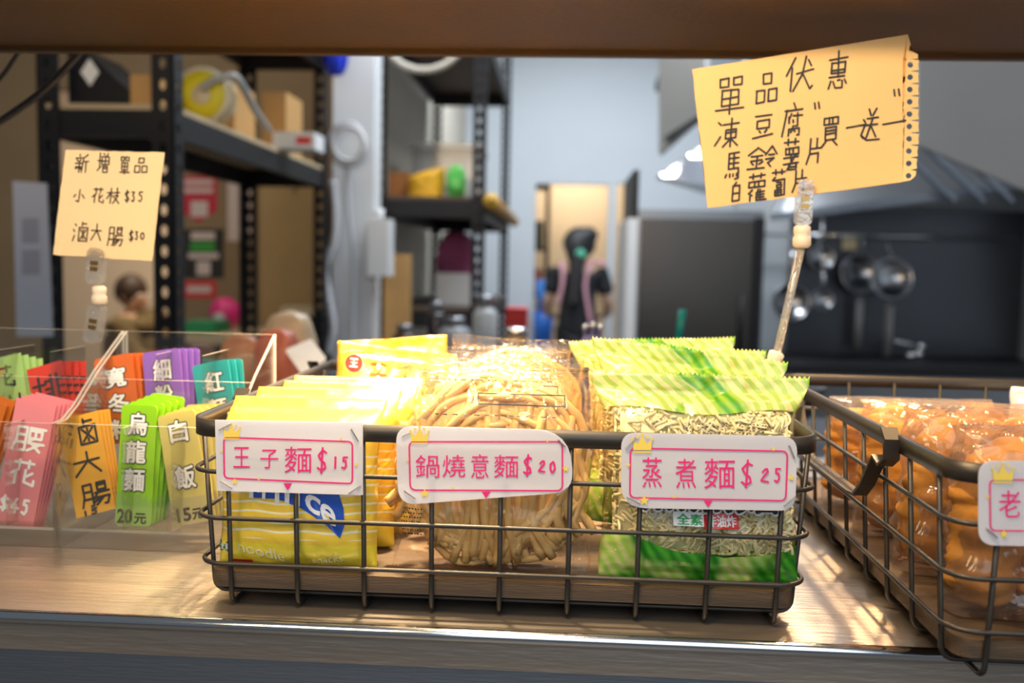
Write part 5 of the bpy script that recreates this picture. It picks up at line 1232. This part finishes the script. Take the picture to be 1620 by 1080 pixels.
for s_ in (-1, 1): i = len(tr_); tr_ += [(V((s_*.085, 0, .80)), .102), (V((s_*.09, .01, .48)), .076), (V((s_*.09, -.01, .12)), .06)]; te += [(0, i), (i, i+1), (i+1, i+2)]
skinned('trousers', tr_, te, color('dark_trousers', (.025, .025, .03), .8), per)
for s_ in (-1, 1): m = MB(); blob(m, (s_*.09, .045, .04), (.045, .125, .04)); m.build('shoe', black_m, per, True)
m = MB(); blob(m, (0, .020, 1.565), (.130, .125, .135), 2, .06); blob(m, (.06, .0, 1.63), (.085, .08, .07), 4, .08); m.grid(lambda u, v: V((-.01-.03*v+(.065-.02*v)*math.cos(6.28*u), -.10-.06*v+.045*math.sin(6.28*u), 1.50-.42*v)), 16, 12); blob(m, (-.02, -.08, 1.50), (.085, .06, .13), 5, .1); m.build('hair', hair_m, per, True)
m = MB(); m.tube([(.005+.026*math.cos(t*.3927), -.135, 1.475+.024*math.sin(t*.3927)) for t in range(16)], .014, 8, closed=True); blob(m, (.005, -.135, 1.475), (.022, .014, .02)); m.build('hair_tie', color('mint_green', (.12, .62, .40), .5), per, True)
strap_m = color('pink_strap', (.70, .36, .42), .7)
for q in (((-.145, .07, 1.40), (-.13, -.06, 1.385), (-.125, -.115, 1.24), (-.155, -.125, 1.06)), ((.10, .09, 1.41), (.085, -.05, 1.40), (.05, -.115, 1.22), (.085, -.135, 1.0), (.10, -.135, .92)), ((.12, -.02, 1.42), (.17, -.055, 1.41), (.215, -.05, 1.385))):
    pts = smooth(q); m = MB(); m.tube(pts, .016, 8); m.build('apron_strap', strap_m, per, True)
per.scale = (1.0, 1.0, 0.95)
# seated guest at the left
gq = P(210, 468, 5.6); st_h = .36
gx_ = gq.x
kst = thing('stool', 'dark round stool under the seated guest', 'stool', (gx_, 5.62, 0)); m = MB(); m.lathe([(.17, st_h-.04), (.18, st_h-.03), (.18, st_h-.008), (.17, st_h)], 24, (gx_, 5.62, 0)); part(m, 'seat', black_m, kst)
for a_ in range(4): m = MB(); t = .785+a_*1.5708; m.tube([(gx_+.12*math.cos(t), 5.62+.12*math.sin(t), st_h-.04), (gx_+.16*math.cos(t), 5.62+.16*math.sin(t), 0)], .013, 8); part(m, 'leg', black_m, kst)
gst = thing('person', 'seated person in an olive jacket looking right, behind the small note', 'person', (gx_, 5.62, 0))
hz = gq.z
J = [(V((0, 0, .55)), (.15, .12)), (V((0, -.01, .72)), (.14, .11)), (V((0, -.02, .86)), (.15, .10)), (V((0, -.02, .95)), (.11, .075)), (V((.005, -.025, hz-.10)), .05), (V((.015, -.03, hz-.02)), (.075, .085)), (V((.012, -.03, hz+.06)), (.07, .08))]; E_ = [(i, i+1) for i in range(6)]
for s_ in (-1, 1):
    i = len(J); J += [(V((.02, s_*.17, .90)), .055), (V((.10, s_*.23, .68)), .042), (V((.30, s_*.16, .66)), .033), (V((.34, s_*.14, .665)), .026)]; E_ += [(3, i), (i, i+1), (i+1, i+2), (i+2, i+3)]
    hj, he = hand(None, V((.36, s_*.13, .665)), (1, -s_*.3, -.1)); add_chain(J, E_, hj, he, i+3)
    i = len(J); J += [(V((.08, s_*.10, .53)), .082), (V((.42, s_*.11, .52)), .058), (V((.42, s_*.11, .10)), .038), (V((.53, s_*.11, .035)), .032)]; E_ += [(0, i), (i, i+1), (i+1, i+2), (i+2, i+3)]
skinned('body', J, E_, skin_m, gst); face(gst, (.015, -.03, hz), (1, -.5, 0))
jk = [(V((0, 0, .62)), (.20, .19)), (V((0, -.01, .72)), (.20, .19)), (V((0, -.02, .86)), (.20, .18)), (V((0, -.02, .955)), (.13, .11))]; je = [(0, 1), (1, 2), (2, 3)]
for s_ in (-1, 1): i = len(jk); jk += [(V((.02, s_*.18, .89)), .085), (V((.10, s_*.23, .69)), .075), (V((.30, s_*.165, .665)), .06)]; je += [(3, i), (i, i+1), (i+1, i+2)]
skinned('jacket', jk, je, mat('olive_jacket', (.16, .115, .05), .8, 0, .2, 8), gst)
tr_ = [(V((0, 0, .56)), (.17, .15))]; te = []
for s_ in (-1, 1): i = len(tr_); tr_ += [(V((.08, s_*.10, .545)), .096), (V((.42, s_*.11, .53)), .076), (V((.42, s_*.11, .12)), .058)]; te += [(0, i), (i, i+1), (i+1, i+2)]
skinned('trousers', tr_, te, color('dark_trousers', (0, 0, 0)), gst)
for s_ in (-1, 1): m = MB(); blob(m, (.48, s_*.11, .04), (.125, .045, .04)); m.build('shoe', black_m, gst, True)
m = MB(); blob(m, (-.012, -.02, hz+.035), (.098, .105, .105), 3, .05); m.build('hair', mat('dark_brown_hair', (.045, .025, .018), .5), gst, True)
# things seen inside the store room
k = thing('store_shelf', 'dark shelf of goods inside the store room at the left of the doorway', 'shelf', (-.12, 9.1, 0)); part(MB().box((-.97, 9.0, 0), (-.93, 9.4, 2.1)), 'side', black_m, k); part(MB().box((-.18, 9.0, 0), (-.14, 9.4, 2.1)), 'side', black_m, k)
for z in (.5, 1.0, 1.45, 2.06): part(MB().box((-.93, 9.0, z), (-.18, 9.4, z+.03)), 'shelf_board', black_m, k)
rd = random.Random(5)
for i, (x, z, w, h, c_, n_) in enumerate([(-.27, 1.482, .14, .26, (.06, .07, .03), 'dark olive carton on the upper shelf in the store room'), (-.29, 1.032, .18, .24, (.45, .12, .08), 'red carton on the middle shelf in the store room'), (-.58, 1.032, .16, .2, (.30, .2, .1), 'brown carton on the middle shelf in the store room'), (-.29, .532, .16, .22, (.02, .12, .5), 'blue carton on the low shelf in the store room')]):
    solo(MB().box((x-w/2, 9.05, z), (x+w/2, 9.3, z+h)), 'store_carton', color(f'carton_{i}', c_, .6), n_, 'box', (x, 9.05, z), 'cartons in the store room')
for i, (x, y, c_, n_) in enumerate([(857, 466, (.03, .16, .60), 'upper blue tub stacked beside the worker'), (862, 530, (.02, .12, .50), 'lower blue tub on the doorway stool')]): pass
bq = P(860, 500, 7.72); m = MB(); m.lathe([(.09, 0), (.11, .5), (.115, .62), (.10, .62)], 18, (bq.x, 7.72, 0)); solo(m, 'white_drum', white_pl, 'white drum standing left of the worker', 'drum', (bq.x, 7.72, 0), None, True)
m = MB(); m.lathe([(.07, 0), (.085, .3), (.075, .3)], 18, (bq.x, 7.72, .622)); solo(m, 'blue_tub', color('tub_blue', (.02, .15, .62), .4), 'blue tub on top of the white drum', 'tub', (bq.x, 7.72, .622), None, True)
m = MB(); m.lathe([(.06, 0), (.07, .26), (.065, .26)], 18, (bq.x, 7.72, .925)); solo(m, 'blue_tub', color('tub_blue2', (.03, .22, .66), .4), 'smaller blue tub stacked topmost beside the worker', 'tub', (bq.x, 7.72, .925), None, True)
